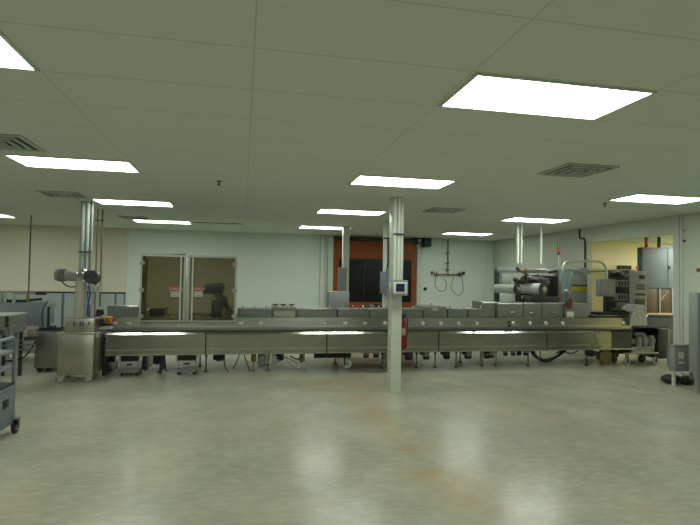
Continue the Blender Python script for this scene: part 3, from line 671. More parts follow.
for (uc, vc, R, ub, l) in ((517.3, 289.3, .095, 502, 'roll of clear film at the left of the unwinder'), (543.6, 289.2, .122, 528, 'larger roll of clear film at the right of the unwinder')):
    y0 = 9.02; c = at(uc, vc, y0); y1 = 9.50; back = at(uc-7, vc-.3, y1)
    t = thing('film_roll', l, 'film roll', (c.x, y0, c.z-R), 'film rolls on the unwinder')
    L = 9.49; x_b = c.x - .0
    t_ = MB().cyl((c.x-.23, 9.02+.02, c.z), (c.x-.02, 9.02+.02, c.z), R) if False else MB().cyl((c.x-.20, 9.47, c.z), (c.x, 9.05, c.z), R*.93, n=36)
    t_.build('wound_film', film, t)
    d = Vector((.20, -.42, 0)).normalized(); o0 = Vector((c.x, 9.05, c.z))
    m = MB(); m.cyl(o0+d*.001, o0+d*.022, R*1.14, n=36); m.build('flange', blackm, t)
    m = MB(); m.cyl(o0+d*.022, o0+d*.030, R*.78, n=30); m.build('inner_ring', darkg, t)
    m = MB(); m.cyl(o0+d*.03, o0+d*.05, R*.38, n=24); m.cyl(o0+d*.05, o0+d*.075, R*.18, n=16); m.build('core_chuck', alu, t)
    m = MB()
    for k in range(5): a_ = 2*PI*k/5; n_ = Vector((d.y, -d.x, 0)); m.cyl(o0+d*.03+(n_*math.cos(a_)+Vector((0,0,1))*math.sin(a_))*R*.58, o0+d*.036+(n_*math.cos(a_)+Vector((0,0,1))*math.sin(a_))*R*.58, .006)
    m.build('screw', gray, t)
# draped pale bag hanging over the unwinder frame
b_ = bmesh.new(); rows = []
for i in range(12):
    t0 = i/11; row = []
    for j in range(9):
        s0 = j/8; ww = (12.5 - 3.2*t0); u = 560.5+1.2*t0 + ww*s0; v = 271.5 + 22*t0
        row.append(b_.verts.new(P(u, v, 9.0+.012*math.sin(j*1.7+i*.5)+.03*t0)))
    rows.append(row)
for i in range(11):
    for j in range(8): b_.faces.new((rows[i][j], rows[i][j+1], rows[i+1][j+1], rows[i+1][j]))
bmesh.ops.solidify(b_, geom=b_.faces[:], thickness=.006)
q = P(566, 293, 9.0); o = MB().add(b_).build('plastic_bag', bagm, loc=(q.x, 9.0, q.z)); tag(o, 'pale blue plastic bag hanging beside the yellow labelled cabinet', 'bag')
# pendant push-button unit with red cloth
pd = thing('pendant_control', 'small pendant control with a red hanging tag below the pale bag', 'control', (at(568,310,8.9).x, 8.9, at(568,314,8.9).z))
P = lambda u, v, y=8.90: at(u, v, y)
q = rect(566, 310.5, 572.5, 318, 8.9); bx(q[0], q[1], 8.86, 8.90, q[2], q[3]-.02, .008).build('grey_face', paper, pd)
MB().sph(((q[0]+q[1])/2-.01, 8.87, q[2]-.005), .042, (1,.6,.7)).build('black_button', blackm, pd)
m = MB(); m.prism([(P(566.5,309).x, P(0,309).z if False else P(567,309).z), (P(571,308).x, P(571,308).z), (P(571.8,301.5).x, P(573,301.5).z), (P(570,298).x, P(571,298).z), (P(567.8,299).x, P(567,299).z), (P(565.5,303).x, P(565,303).z)], 8.872, 8.892, 'y'); m.build('red_tag', mat('dull red cloth', (.17,.035,.025), .7), pd)
MB().tube([P(563.5,318,8.86), P(564,309,8.87), P(566,301,8.88), P(567,294,8.9)], .008).build('cord', cable, pd)
MB().sph(P(566.5,291.2,8.95), .045, (1.2,.7,.8)).build('knob', conc_g, pd)

# bent tube rail over the opening side carrying the operator screen
st = thing('screen_arm', 'bent stainless tube arm carrying a grey operator screen', 'screen arm', (at(606,303,9.3).x, 9.3, .99))
y = 9.3; P = lambda u, v, yy=y: at(u, v, yy)
MB().tube([P(562.8,271), P(563,268), P(564.5,263.8), P(568,261.6), P(573,261.2), P(585,261.2), P(597,261.3), P(602,262.5), P(605.2,266), P(606.3,270), P(606.5,284), P(606.6,300)], .026, 14).build('tube_rail', alu, st)
MB().tube([P(590,271.3), P(606,271.3)], .010, smooth=False).build('cross_bar', darkg, st)
q = P(584, 271); m = MB(); m.cyl((q.x, 9.42, q.z), (q.x, 9.28, q.z), .075, n=28); m.build('pivot_disc', gray, st)
q = rect(599.5, 279.2, 615.8, 296.5, 9.15); hb = bx(q[0], q[1], 9.15, 9.26, q[2], q[3], .012).build('screen_housing', bluegray, st)
bx(q[0]+.04, q[1]-.03, 9.143, 9.151, q[2]+.05, q[3]-.03).build('display', gray, hb)
bx(q[1]-.085, q[1]-.05, 9.137, 9.144, q[2]+.03, q[2]+.045).build('status_light', blackm, hb)
bx(P(604.5,300).x, P(609,300).x, 9.25, 9.35, .986, q[2]+.02, .01).build('screen_stand', blackm, st)

# control tower with dense modules
ct = thing('control_cabinet', 'open control cabinet packed with dark modules right of the operator screen', 'control cabinet', (at(625,300,9.4).x, 9.4, .99))
P = lambda u, v, yy=9.35: at(u, v, yy)
q = rect(612, 270, 632, 309, 9.35); zb = .986
bx(q[0]+.08, q[1], 9.38, 9.58, zb, q[3], .008).build('back_plate', darkg, ct)
m = MB(); a_ = P(630.5,290).x; m.box(a_, P(633,290).x, 9.30, 9.38, zb, P(632,270).z); m.build('side_channel', gray, ct)
for v in (283.5, 297):
    m = MB(); rz = rect(616, v-3.4, 629.5, v+3.6, 9.33); m.box(rz[0], rz[1], 9.33, 9.38, rz[2], rz[3], .004); md = m.build('module', gray, ct)
    for k in range(4):
        u = 619+2.9*k; g = rect(u, v-2.3, u+1.5, v+2.3, 9.32); bx(g[0], g[1], 9.322, 9.331, g[2], g[3]).build('switch', blackm, md)
for u0, v0, u1, v1, mm in ((609, 270.5, 622, 272.5, steel_d), (611, 273.5, 620, 277, blackm), (621, 272, 630, 276.5, gray), (613, 277, 630, 279, darkg), (616, 289, 631, 291.5, blackm), (617, 302.5, 631, 306.5, gray), (609, 301, 616, 308, blackm), (612, 306, 630, 310, steel_d)):
    g = rect(u0, v0, u1, v1, 9.3); bx(g[0], g[1], 9.30, 9.38, max(zb, g[2]), g[3], .006).build('bracket', mm, ct)
m = MB(); m.tube([P(609,271,9.3), P(613,274,9.28), P(618,273,9.28), P(624,277,9.28)], .014); m.tube([P(624,274,9.28), P(629,272,9.28), P(631,277,9.28)], .012); m.tube([P(632,300,9.28), P(634,294,9.28), P(633,285,9.3)], .014); m.build('cable', cable, ct)
g = rect(620, 266, 631.5, 269.5, 9.42); bx(g[0], g[1], 9.42, 9.52, g[2], g[3]+.01).build('top_box', blackm, ct)
kp = thing('keypad_pedestal', 'pale grey keypad pedestal at the right end of the line', 'control panel', (at(641,300,9.0).x, 9.1, .93))
g = rect(633.5, 271, 646.5, 312, 9.0); bx(g[0], g[1], 9.0, 9.12, .99, g[3], .01).build('housing', gray, kp)
for u0, v0, u1, v1, mm in ((639, 275, 645, 279, darkg), (636, 283.5, 645, 290.5, bluegray), (635, 299, 644.5, 305, darkg)):
    g = rect(u0, v0, u1, v1, 9.0); f_ = bx(g[0], g[1], 8.985, 9.001, g[2], g[3], .003).build('display', mm, kp)
m = MB()
for i in range(3):
    for j in range(4): g = rect(636.3+2.1*j, 284.3+2*i, 637.6+2.1*j, 285.4+2*i, 9.0); m.box(g[0], g[1], 8.978, 8.986, g[2], g[3])
m.build('keys', blackm, kp)
m = MB()
for k in range(4): q = P(636.5+2.5*k, 294.5, 8.99); m.cyl((q.x, 8.998, q.z), (q.x, 8.965, q.z), .020)
m.build('push_button', blackm, kp)
q = P(637, 306.5, 8.99); MB().cyl((q.x, 8.998, q.z), (q.x, 8.965, q.z), .03).build('red_button', redl, kp)
# fan-shaped plate under the pedestal, in front of the dark fascia
m = MB(); f0 = [at(u, v, 8.70) for u, v in ((631, 325.5), (647.5, 325.5), (647, 316), (643.5, 310.5), (635.5, 310.5), (632, 317))]
m.prism([(p_.x, p_.z) for p_ in f0], 8.70, 8.735, 'y')
f0 = [at(u, v, 8.74) for u, v in ((635, 312), (644, 312), (644, 305), (635, 305))]
m.box(f0[0].x, f0[1].x, 8.735, 8.99, f0[0].z+.0, f0[2].z); m.build('mounting_plate', conc_g, kp)

# signal towers
def tower(u, vt, vb, y, vpole, label, cols, group='stacked signal lamps'):
    q = at(u, vt, y); zt = q.z; z0 = at(u, vb, y).z; zp = at(u, vpole, y).z; x = q.x
    t = thing('signal_tower', label, 'signal light', (x, y, zp), group); h = (zt-z0)/len(cols)
    for k, (c, n) in enumerate(cols): MB().cyl((x, y, zt-h*(k+1)+.002), (x, y, zt-h*k), .030, n=20).build(n, c, t)
    MB().cyl((x, y, zp), (x, y, z0), .009).build('pole', conc_g, t)
tower(558.8, 242.2, 255.2, 9.55, 269.2, 'signal tower with green top and red lens above the film unwinder', [(greenl, 'green_lens'), (greenl, 'green_lens'), (redl, 'red_lens'), (redl, 'red_lens'), (blackm, 'base')])

# ------------------------------------------------------------------ motors and trolley at the right end
mt = thing('motor_trolley', 'low wheeled trolley with pale motors under the right end of the line', 'trolley', (at(645,365,8.9).x, 8.9, 0))
a, b = at(623, 360, 8.8).x, at(659, 360, 8.8).x
bx(a, b, 8.80, 9.30, .225, .255, .006).build('deck', steel_d, mt)
bx(at(632,350,8.8).x, at(655,350,8.8).x, 8.82, 9.2, .2552, .315, .008).build('plinth', gray, mt)
for u, r, v0 in ((637.5, .060, 337.5), (645.5, .062, 335), (650.5, .055, 336.5)):
    q = at(u, v0, 8.92); yy = 8.90 if u != 645.5 else 8.96
    o = MB().cyl((q.x, yy, .315), (q.x, yy, min(q.z, .56)), r, r*.92, n=24).build('pump_motor', bluegray, mt)
    m = MB(); m.sph((q.x, yy, min(q.z,.56)), r*.92, (1,1,.5)); m.build('cap', bluegray, o)
q = at(641, 333, 8.92); MB().cyl((q.x-.1, 8.98, .60), (q.x+.12, 8.98, .60), .035).build('coupling', gray, mt)
for u, r in ((627, .062), (655.5, .078)):
    for yy in (8.86, 9.22):
        q = at(u, 368, 8.86); w_ = MB().cyl((q.x-.018, yy, r), (q.x+.018, yy, r), r, n=26)
        w_.bm.free(); w_ = MB(); w_.cyl((q.x, yy-.018, r), (q.x, yy+.018, r), r, n=28); o = w_.build('wheel', conc_g if yy < 9 else black, mt)
        m = MB(); m.cyl((q.x, yy-.022, r), (q.x, yy+.022, r), r*.35); m.box(q.x-.012, q.x+.012, yy-.032, yy-.022, r, .225); m.box(q.x-.012, q.x+.012, yy+.022, yy+.032, r, .225); m.box(q.x-.03, q.x+.03, yy-.035, yy+.035, .21, .225); m.build('fork', darkg, o)
bx(at(634.5,350,9.38).x, at(669,350,9.38).x, 9.38, 9.44, .27, .70).build('rear_panel', blackm, pm)
bx(at(659,350,8.95).x, at(669.5,350,8.95).x, 8.97, 9.4, .10, .70, .01).build('dark_cabinet', blackm, pm)
m = MB(); q = at(669.8, 350, 8.7); m.box(q.x-.03, q.x, 8.70, 8.74, 0, .72); m.build('end_post', gray, pm)

# ------------------------------------------------------------------ adjoining room: machine behind the opening
Y = 11.2
ga = list(rect(637, 247.5, 672, 288, Y)); ga[0] = at(637, 268, Y+.18).x; xr = ga[1]+1.0
am = thing('enclosed_machine', 'tall blue grey enclosed machine with brown lower windows beyond the opening', 'machine', (ga[0]+.7, Y+.4, 0))
hood = bx(ga[0], xr, Y, Y+.18, ga[2], ga[3], .012).build('upper_hood', mat('blue grey hood paint', (.10,.13,.14), .5), am)
g = rect(667.5, 250, 668.3, 285, Y); bx(g[0], g[1], Y-.006, Y+.001, ga[2]+.05, ga[3]-.05).build('seam', darkg, hood)
g = rect(668.2, 266, 670, 269, Y); bx(g[0], g[1], Y-.03, Y+.001, g[2], g[3], .004).build('handle', blackm, hood)
g = rect(643.5, 248.8, 653, 250.7, Y)
m = MB(); n = 6; s_ = (g[1]-g[0])/n
for k in range(n):
    m.box(g[0]+s_*k, g[0]+s_*(k+.3), Y-.006, Y+.001, g[2], g[3]); m.box(g[0]+s_*(k+.3), g[0]+s_*(k+.8), Y-.006, Y+.001, g[3]-.012 if k % 2 else g[2], g[3] if k % 2 else g[2]+.012)
m.build('red_lettering', pinkred, hood)
gb = rect(647, 288, 672, 313, Y); 
for k, (u0, u1) in enumerate(((647.3, 659.3), (660.7, 672), (673.2, 686))):
    g = rect(u0, 289, u1, 312, Y); bx(g[0], g[1], Y+.02, Y+.06, gb[2], ga[2], .004).build('brown_window', brown, am)
for u in (646, 660, 672.6): x_ = at(u, 300, Y).x; bx(x_-.02, x_+.015, Y+.0, Y+.08, gb[2], ga[2]).build('window_post', gray, am)
MB().tube([at(668,291,Y-.0)+Vector((0,.0,0)), at(661,300,Y-.0)], .012, smooth=False).build('diagonal_stay', tan, am)
bx(gb[0]-.05, xr, Y-.05, Y+.5, gb[2]-.055, gb[2], .006).build('ledge', tan, am)
bx(ga[0], xr, Y+.06, Y+.6, 0, gb[2]-.056, .01).build('base_cabinet', darkg, am)
bx(gb[0]-.05, xr, Y+.4, Y+.6, gb[2], ga[2], .01).build('rear_body', darkg, am)
for u, l, c in ((646.5, 'signal tower with red lens on the blue grey machine beyond the opening', [(blackm, 'cap'), (redl, 'red_lens'), (redl, 'red_lens'), (blackm, 'base')]), (659.0, 'black signal tower on the blue grey machine beyond the opening', [(blackm, 'cap'), (blackm, 'dark_lens'), (blackm, 'base')])):
    y = Y+.09; x = at(u, 242, y).x; t = thing('signal_tower', l, 'signal light', (x, y, ga[3]), 'stacked signal lamps'); zt = at(u, 237, y).z; h = (zt-ga[3]-.01)/len(c)
    for k, (c_, n_) in enumerate(c): MB().cyl((x, y, zt-h*(k+1)), (x, y, zt-h*k), .042, n=20).build(n_, c_, t)
    MB().cyl((x, y, ga[3]), (x, y, ga[3]+.012), .05).build('flange', gray, t)
q = on_z(637.5, 268, 1.7) if False else at(637.5, 267.5, Y-.02); MB().cyl((q.x, Y-.02, q.z), (q.x, Y+.001, q.z), .035).build('red_button', redl, hood)

# ------------------------------------------------------------------ electrical cabinets by the right wall
q = rect(668.5, 346, 690, 371.5, 7.0)
q = list(q); q[0] = at(668.5, 360, 7.12).x
eb = thing('switch_box', 'low grey electrical box with white sticker against the right-hand post', 'electrical box', ((q[0]+q[1])/2, 7.2, 0))
x1 = q[1]+.12
body = bx(q[0], x1, 7.0, 7.12, q[2], q[3], .01).build('body', gray, eb)
bx(q[0]-.008, x1+.008, 6.99, 7.13, q[3]-.004, q[3]+.012).build('lid', gray, body)
g = rect(678.5, 352, 683.5, 358.5, 7.0); bx(g[0], g[1], 6.992, 7.001, g[2], g[3]).build('sticker', paper, body)
g = rect(678, 361.8, 684, 363.5, 7.0); bx(g[0], g[1], 6.992, 7.001, g[2], g[3]).build('name_plate', paper, body)
for dx, dy in ((.02, .04), (x1-q[0]-.06, .04)): bx(q[0]+dx, q[0]+dx+.04, 7.0+dy, 7.04+dy, 0, q[2]+.001).build('leg', postw if dx < .1 else gray, eb)
q5 = at(679, 300, 7.58); MB().tube([(q5.x, 7.55, q[3]), (q5.x, 7.56, 1.2), (q5.x, 7.57, H-.02)], .012, smooth=False).build('conduit', conc_g, eb)
b_ = MB(); c = at(680, 382, 7.05); b_.sph((c.x-.02, 7.2, .075), .13, (1.25, 1.1, .58)); b_.sph((c.x+.17, 7.12, .06), .10, (1.3, 1., .6)); b_.sph((c.x+.28, 7.2, .06), .09, (1.2,1.2,.65))
tag(b_.build('bag', black, loc=(c.x, 7.2, 0)), 'crumpled black bag on the floor beneath the low grey electrical box', 'bag')
q = rect(688.5, 292.5, 720, 395, 6.45)
q = list(q); q[0] = at(688.5, 340, 6.60).x
tc = thing('tall_cabinet', 'tall grey electrical cabinet on splayed legs cut off by the right edge of the photo', 'cabinet', (q[0]+.25, 6.6, 0))
zl = at(694, 374, 6.45).z
bx(q[0], 7.30, 6.45, 6.60, zl, q[3], .008).build('body', gray, tc)
m = MB(); m.prism([(q[0]+.01, zl), (q[0]+.16, zl), (q[0]+.12, 0), (q[0]+.035, 0)], 6.47, 6.52, 'y'); m.build('leg', gray, tc)
m = MB(); m.box(7.15, 7.25, 6.47, 6.52, 0, zl); m.build('leg', gray, tc)
bx(q[0]+.02, 7.28, 6.443, 6.451, zl+.03, q[3]-.03).build('door', bluegray, tc)
for v, u, rr in ((230.5, 684.5, .012), (241, 684.5, .014)):
    q = onx(u, v, XR); tag(bx(XR-.012, XR-.0005, q.y-.03, q.y+.03, q.z-.02, q.z+.02, .003).build('wall_plate', conc_g if v < 235 else darkg, loc=(XR, q.y, q.z)), 'small plate high on the right wall, %s one' % ('upper' if v < 235 else 'lower'), 'wall plate')
q = onx(699, 270, XR); tag(bx(XR-.012, XR-.0005, q.y-.04, q.y+.04, q.z-.03, q.z+.03, .003).build('wall_plate', redl, loc=(XR, q.y, q.z)), 'small reddish plate on the wall at the right edge of the photo', 'wall plate')

# ------------------------------------------------------------------ stainless bin, pump head
Yb = 8.28
q = rect(56.5, 333, 93.8, 376.5, Yb)
bn = thing('steel_bin', 'wheeled stainless steel box bin in front of the left end of the line', 'bin', ((q[0]+q[1])/2, Yb+.25, 0))
a, b = q[0], q[1]; zt = at(76, 332.5, Yb).z; zb = at(76, 375.5, Yb).z; D = .58
MB().box(a+.01, b-.01, Yb+.01, Yb+D, zb, zt-.03, .006).build('body', steel_v, bn)
bx(a-.012, b+.012, Yb-.012, Yb+D+.01, zt-.03, zt, .006).build('lid', steel_v, bn)
for x_ in (a+.06, b-.06):
    for y_ in (Yb+.04, Yb+D-.07):
        m = MB(); m.cyl((x_-.035, y_-.012, .045), (x_-.035, y_+.012, .045), .045, n=24) ; w_ = m.build('caster', gray, bn)
        m = MB(); m.box(x_-.04, x_+.03, y_-.026, y_-.016, .035, zb-.02, .003); m.box(x_-.04, x_+.03, y_+.016, y_+.026, .035, zb-.02, .003); m.box(x_-.045, x_+.045, y_-.03, y_+.03, zb-.024, zb); m.build('fork', alu, w_)
# pump head on top
ph = thing('pump_head', 'grey upright pump column with side motor standing on the steel bin', 'pump', (at(80,330,Yb+.2).x, Yb+.25, zt))
P = lambda u, v, y=Yb+.15: at(u, v, y)
q = rect(64.5, 318.5, 94.5, 332, Yb+.05); bb = bx(q[0], q[1], Yb+.05, Yb+.50, zt+.001, q[3], .012).build('base_block', steel_v, ph)
m = MB()
for u in (74, 80.5, 83, 89): p_ = P(u, 323.5, Yb+.05); m.box(p_.x-.008, p_.x+.008, Yb+.044, Yb+.051, p_.z-.03, p_.z+.03)
m.build('vent_slot', darkg, bb)
yc = Yb+.25; m = MB(); p0 = at(80.3, 318, yc); p1 = at(81.0, 279, yc); m.cyl((p0.x, yc, q[3]-.002), (p1.x, yc, p1.z), .088, .072, n=32); m.build('column', mat('beige casting', (.42,.41,.32), .5), ph)
m = MB(); c = at(83, 275.5, yc-.02); m.sph(c, .105, (1,.9,1.0)); m.cyl(c+Vector((0,-.05,0)), c+Vector((0,-.13,0)), .06, .05); m.build('joint', chrome, ph)
m = MB(); m.cyl(at(66,276,yc), at(78,276.5,yc), .075, n=28); m.cyl(at(57,275,yc), at(66,275.8,yc), .088, n=28); m.sph(at(57,275,yc), .086, (.45,1,1)); m.cyl(at(73.5,276.5,yc), at(79,276.5,yc), .05); mo = m.build('side_motor', gray, ph)
m = MB(); [m.cyl(at(59+1.2*k,275.2,yc), at(59.4+1.2*k,275.2,yc), .093, n=28) for k in range(6)]; m.build('cooling_fin', darkg, mo)
m = MB(); c = at(92.5, 277, yc); m.cyl(c+Vector((0,-.1,0)), c+Vector((0,.08,0)), .10, n=26); m.sph(at(89,273,yc-.06), .05); m.sph(at(95,281,yc-.06), .055); m.cyl(at(88,283,yc-.05), at(96,271,yc-.05), .03); m.build('gearbox', darkg, ph)
m = MB()
for u, v, r in ((91, 287, .03), (95, 289, .04), (99.5, 289, .035), (97.5, 293, .022), (88.5, 288, .03), (101.5, 285, .02)): m.cyl(at(u, v-3, yc-.05), at(u, v+2.5, yc-.05), r)
m.cyl(at(90,287.5,yc-.03), at(102,287.5,yc-.03), .02); m.build('valve_cluster', alu, ph)
m = MB(); m.tube([at(88.5,285,yc-.1), at(90,295,yc-.08), at(88,305,yc-.08), at(87.5,316,yc-.08)], .012); m.tube([at(87.5,287,yc-.07), at(88,300,yc-.06), at(89.5,308,yc-.06), at(89,317,yc-.06)], .010); m.build('blue_hose', bluec, ph)
m = MB(); m.tube([at(92,290,yc-.06), at(93.5,299,yc-.06), at(91.5,308,yc-.06), at(91,317,yc-.06)], .012); m.build('pale_hose', conc_g, ph)
m = MB(); m.tube([at(61,280.5,yc), at(65,284.5,yc), at(71,287,yc), at(77,286,yc)], .009); m.build('cable', cable, ph)
# orange valve with its tray on the end of the line
ov = thing('valve_block', 'orange and black valve block at the left end of the line', 'valve', (at(107,325,8.66).x, 8.66, .80))
q = rect(104, 316.5, 112, 324, 8.62); bd = bx(q[0], q[1], 8.60, 8.70, q[2], q[3], .02).build('orange_body', orangep, ov)
m = MB(); p_ = at(107.5, 320.5, 8.6); m.cyl((p_.x, 8.60, p_.z), (p_.x, 8.57, p_.z), .035); m.build('dial', copper, bd)
q = rect(98, 319, 104, 326.5, 8.62); bx(q[0], q[1], 8.62, 8.72, q[2], q[3], .01).build('black_fitting', blackm, ov)
q = rect(96.5, 326.8, 112.5, 329.2, 8.62); bx(q[0], q[1], 8.58, 8.76, q[2], q[3], .004).build('tray', alu, ov)
m = MB(); m.tube([at(93,317.5,8.75), at(98,315.5,8.75), at(103,311,8.75)], .022); m.box(at(97,310,8.8).x, at(103.5,310,8.8).x, 8.74, 8.84, at(100,315,8.8).z, at(100,309.5,8.8).z, .01); m.build('black_arm', black, ov)
q = at(100, 345, 9.0); bx(at(102.2,345,8.86).x, at(106.2,345,8.86).x, 8.86, 9.3, 0, .655, .01).build('dark_gap_post', blackm, pm)  # black post added for the dark gap between bin and first panel

# ------------------------------------------------------------------ grey cabinet with sensor stand
Yc = 9.25
q = rect(34.5, 330, 64, 368, Yc)
gc = thing('cabinet_on_wheels', 'plain grey wheeled cabinet behind the steel bin', 'cabinet', ((q[0]+q[1])/2, Yc+.25, 0))
bx(q[0], q[1], Yc, Yc+.5, q[2], q[3]-.02, .008).build('body', steel_d, gc); bx(q[0]-.01, q[1]+.01, Yc-.01, Yc+.51, q[3]-.02, q[3], .004).build('top', darkg, gc)
for x_ in (q[0]+.07, q[1]-.07):
    for y_ in (Yc+.06, Yc+.44):
        w_ = MB().cyl((x_, y_-.015, .05), (x_, y_+.015, .05), .05, n=22).build('caster', black, gc); m = MB(); m.box(x_-.02, x_+.02, y_-.03, y_-.018, .04, q[2]); m.box(x_-.02, x_+.02, y_+.018, y_+.03, .04, q[2]); m.box(x_-.03, x_+.03, y_-.03, y_+.03, q[2]-.012, q[2]); m.build('fork', darkg, w_)
zt = q[3]
ss = thing('sensor_stand', 'black stand with a small white sensor head on the grey wheeled cabinet', 'stand', (at(49,328,Yc+.1).x, Yc+.1, zt))
P = lambda u, v, y=Yc+.12: at(u, v, y)
q0 = P(48.3, 328); q1 = P(48.6, 307)
m = MB(); m.box(P(41,328).x, P(62,328).x, Yc+.03, Yc+.22, zt+.001, zt+.03, .006); m.build('base', blackm, ss)
MB().cyl((q0.x, q0.y, zt+.03), (q1.x, q0.y, q1.z), .018).build('pole', blackm, ss)
q2 = rect(48, 302.5, 55.8, 306.3, Yc+.12); m = MB(); m.box(q2[0], q2[1], Yc+.08, Yc+.16, q2[2], q2[3], .012); m.build('sensor_head', conc_g, ss)
MB().tube([P(48.3,301), P(44.5,306), P(42,316), P(42.5,324), P(44.5,328)], .008).build('cable', cable, ss)
m = MB()
for u, v in ((52,326), (55.2,325.8), (42,328.2), (50, 327)): m.cyl((P(u,v).x, Yc+.1, zt+.03), (P(u,v).x, Yc+.1, P(u,v).z+.01), .018)
m.build('clamp_knob', blackm, ss)

# ------------------------------------------------------------------ far-left conveyor
cv = thing('conveyor', 'long pale grey conveyor bed at the far left', 'conveyor', (at(15,330,9.9).x, 9.9, 0))
y = 9.9; P = lambda u, v, yy=y: at(u, v, yy)
q = rect(-60, 302.5, 44, 326, y)
bx(q[0], q[1], y, y+.5, q[2], q[3], .01).build('bed', conc_g if False else bluegray, cv)
m = MB(); m.box(q[0], P(25,300).x, y+.02, y+.06, P(10,292).z-.01, P(10,293).z+.03); m.build('guard_rail', gray, cv)
m = MB(); m.box(P(12,0).x, P(38,0).x, y+.05, y+.12, P(20,303).z, P(20,301).z+.02); m.tube([P(12,303,y+.05), P(26,300.5,y+.05), P(42,299,y+.05)], .022); m.build('belt_edge', black, cv)
for u in (4, 13, 27): xx = P(u,300).x; m = MB(); m.box(xx-.022, xx+.022, y+.02, y+.05, P(u,304).z, P(u,293).z); m.build('rail_bracket', conc_g if u != 27 else copper, cv)
q_ = rect(40.5, 293, 45, 295, y); bx(P(35,294).x, P(45,294).x, y+.02, y+.07, q_[2]+.0, q_[3]+.015).build('black_stop', blackm, cv)
m = MB(); m.box(P(25,0).x, P(45,0).x, y+.025, y+.06, P(30,293.3).z-.02, P(30,292.8).z+.01); m.build('guard_rail', gray, cv)
for u in (-40, 5, 38):
    for yy in (y+.06, y+.42): xx = P(u, 350).x; bx(xx-.025, xx+.025, yy, yy+.05, 0, q[2]+.002).build('leg', gray, cv)
# low frame behind with rails and a small beige box
lf = thing('roller_frame', 'low metal frame with rails between the tool cart and the grey wheeled cabinet', 'frame', (at(25,355,9.0).x, 9.0, 0))
y = 9.0; P = lambda u, v, yy=y: at(u, v, yy)
m = MB()
for v in (341, 345.5, 350): m.tube([P(-25, v+1.5), P(35.5, v-1)], .014, smooth=False)
m.build('rail', gray, lf)
for u in (3, 20): xx = P(u, 350).x; bx(xx-.02, xx+.02, y, y+.04, 0, P(u, 328).z).build('leg', darkg, lf)
q = rect(26.8, 329, 33.8, 337, y); bx(q[0], q[1], y, y+.12, q[2], q[3], .006).build('beige_box', tan, lf)
q = rect(24.5, 329.5, 26.3, 337, y); bx(q[0], q[1], y+.02, y+.09, q[2], q[3]).build('beige_flap', paper, lf)
bx(P(24,337).x, P(35,337).x, y-.01, y+.15, P(30,340).z, P(30,337).z, .004).build('shelf', darkg, lf)
MB().tube([P(36,341), P(31,349), P(24,357), P(14,360.5), P(5,361)], .012).build('hose', cable, lf)
# steel table
y = 7.9; P = lambda u, v, yy=y: at(u, v, yy)
st = thing('steel_table', 'stainless infeed table with bright top at the left edge of the photo', 'table', (at(5,350,y).x-.2, y+.3, 0))
ztp = P(27, 315.5).z
xr = P(27.5, 316, 8.55).x
m = MB(); m.prism([(-4.6, ztp-.05), (xr, ztp-.02), (xr, ztp), (-4.6, ztp)], y, y+.65, 'y'); m.build('tabletop', conc_g, st)
m = MB(); m.box(-4.6, xr-.01, y+.01, y+.03, P(20,335).z, ztp-.02); m.box(xr-.03, xr-.005, y+.03, y+.64, P(20,335).z, ztp-.022); m.build('apron', steel_d, st)
q = list(rect(25.6, 316, 28.3, 327, y)); q[0] = xr-.03; q[1] = xr+.004; bx(q[0], q[1], y-.02, y+.02, q[2], q[3]).build('black_edge', blackm, st)
q = at(12, 327, y); MB().cyl((q.x, y-.02, q.z), (q.x, y+.011, q.z), .035).build('knob', chrome, st)
bx(-4.6, xr-.05, y-.0, y+.008, P(10,333).z-.02, P(10,330).z).build('side_channel', darkg, st)
for xx in (-4.4, xr-.12):
    for yy in (y+.04, y+.56): bx(xx-.022, xx+.022, yy, yy+.045, 0, ztp-.04).build('leg', gray, st)

# ------------------------------------------------------------------ tool cart, foreground left
xr = -2.22; y0 = 5.0; y1 = 6.9; W = .80; xl = xr-W
tcart = thing('utility_cart', 'grey utility cart with shelves and black casters at the left edge', 'cart', (xr-W/2, 6.1, 0))
zg = at(8, 386, y0)
m = MB()
yb_ = 5.80
for (sx, sy) in ((xr-.03, y0), (xr-.03, yb_), (xl, y0), (xl, yb_)): bx(sx, sx+.03, sy, sy+.03, .10, .86, .004).build('corner_post', bluegray, tcart)
zz = at(10, 345, y0).z
lower = MB(); z_a, z_b = .10, .46
lower.box(xl+.005, xr-.004, y0+.004, yb_+.026, z_a, z_b, .006); lw = lower.build('lower_bin', bluegray, tcart)
bx(xl+.0, xr+.004, y0-.006, yb_+.036, z_b, z_b+.035, .005).build('rim', bluegray, lw)
bx(xl+.0, xr-.002, y0+.0, yb_+.03, z_b+.035, z_b+.05).build('rubber_mat', black, lw)
m = MB(); m.box(xr-.006, xr+.006, 5.56, 5.68, .30, .38, .004); m.build('logo_plate', blackm, lw)
m = MB(); m.box(xl+.01, xr-.01, y0+.01, yb_+.02, .66, .68, .004); m.build('middle_shelf', bluegray, tcart)
m = MB(); m.box(xl+.01, xr-.01, y0+.01, yb_+.02, .81, .835, .004); m.build('top_shelf', bluegray, tcart)
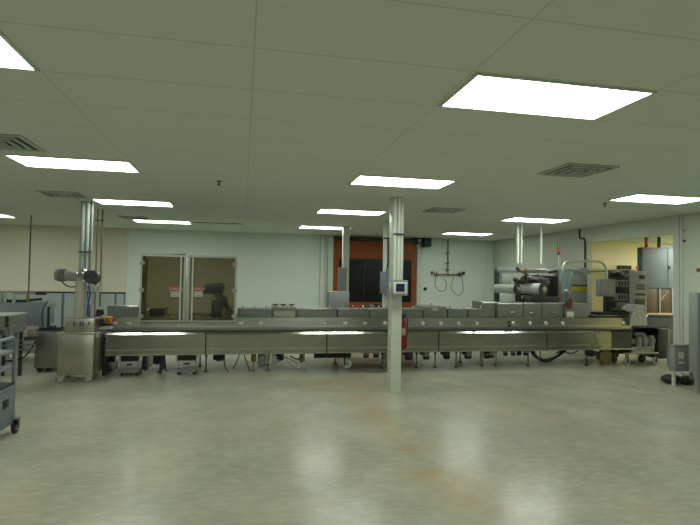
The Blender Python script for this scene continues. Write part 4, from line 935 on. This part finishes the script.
m = MB(); m.tube([(xr-.01, yb_+.01, .80), (xr-.01, yb_+.01, .90), (xr-.01, yb_-.02, .95), (xr-.01, yb_-.08, .965), (xr-.01, yb_-.3, .965), (xr-.01, y0+.1, .965), (xr-.01, y0+.02, .95), (xr-.01, y0+.01, .80)], .016); m.build('push_handle', bluegray, tcart)
for sx in (xr+.008, xl+.08):
    for sy in (y0+.05, yb_+.03):
        w_ = MB().cyl((sx-.016, sy, .058), (sx+.016, sy, .058), .058, n=28).build('caster', black, tcart)
        m = MB(); m.cyl((sx-.022, sy, .058), (sx+.022, sy, .058), .026); m.build('hub', alu, w_)
        m = MB(); m.box(sx-.032, sx-.022, sy-.02, sy+.02, .05, .135); m.box(sx+.022, sx+.032, sy-.02, sy+.02, .05, .135); m.box(sx-.034, sx+.034, sy-.04, sy+.04, .128, .14); m.build('fork', darkg, w_)

# ------------------------------------------------------------------ world, camera, colour
wd = bpy.data.worlds.new('world'); bpy.context.scene.world = wd; wd.use_nodes = True
wd.node_tree.nodes['Background'].inputs[0].default_value = (.5,.6,.5,1); wd.node_tree.nodes['Background'].inputs[1].default_value = .05
cam = bpy.data.cameras.new('camera'); co = bpy.data.objects.new('camera', cam); COL.objects.link(co)
cam.sensor_width = 36; cam.lens = F*36/700; cam.clip_start = .05
fwd = Vector((math.cos(PITCH)*math.sin(YAW), math.cos(PITCH)*math.cos(YAW), math.sin(PITCH)))
rgt = Vector((math.cos(YAW), -math.sin(YAW), 0)); up = rgt.cross(fwd)
c, s = math.cos(ROLL), math.sin(ROLL)
r2 = c*rgt - s*up; u2 = s*rgt + c*up
M = Matrix((r2, u2, -fwd)).transposed().to_4x4(); M.translation = EYE
co.matrix_world = M
sc = bpy.context.scene; sc.camera = co
sc.view_settings.view_transform = 'Standard'; sc.view_settings.look = 'None'; sc.view_settings.gamma = 1; sc.view_settings.use_curve_mapping = False
sc.view_settings.exposure = -.25
sc.cycles.max_bounces = 8; sc.cycles.diffuse_bounces = 5; sc.cycles.transparent_max_bounces = 12
sc.cycles.caustics_reflective = False; sc.cycles.sample_clamp_indirect = 6
try: sc.cycles.use_denoising = True
except Exception: pass
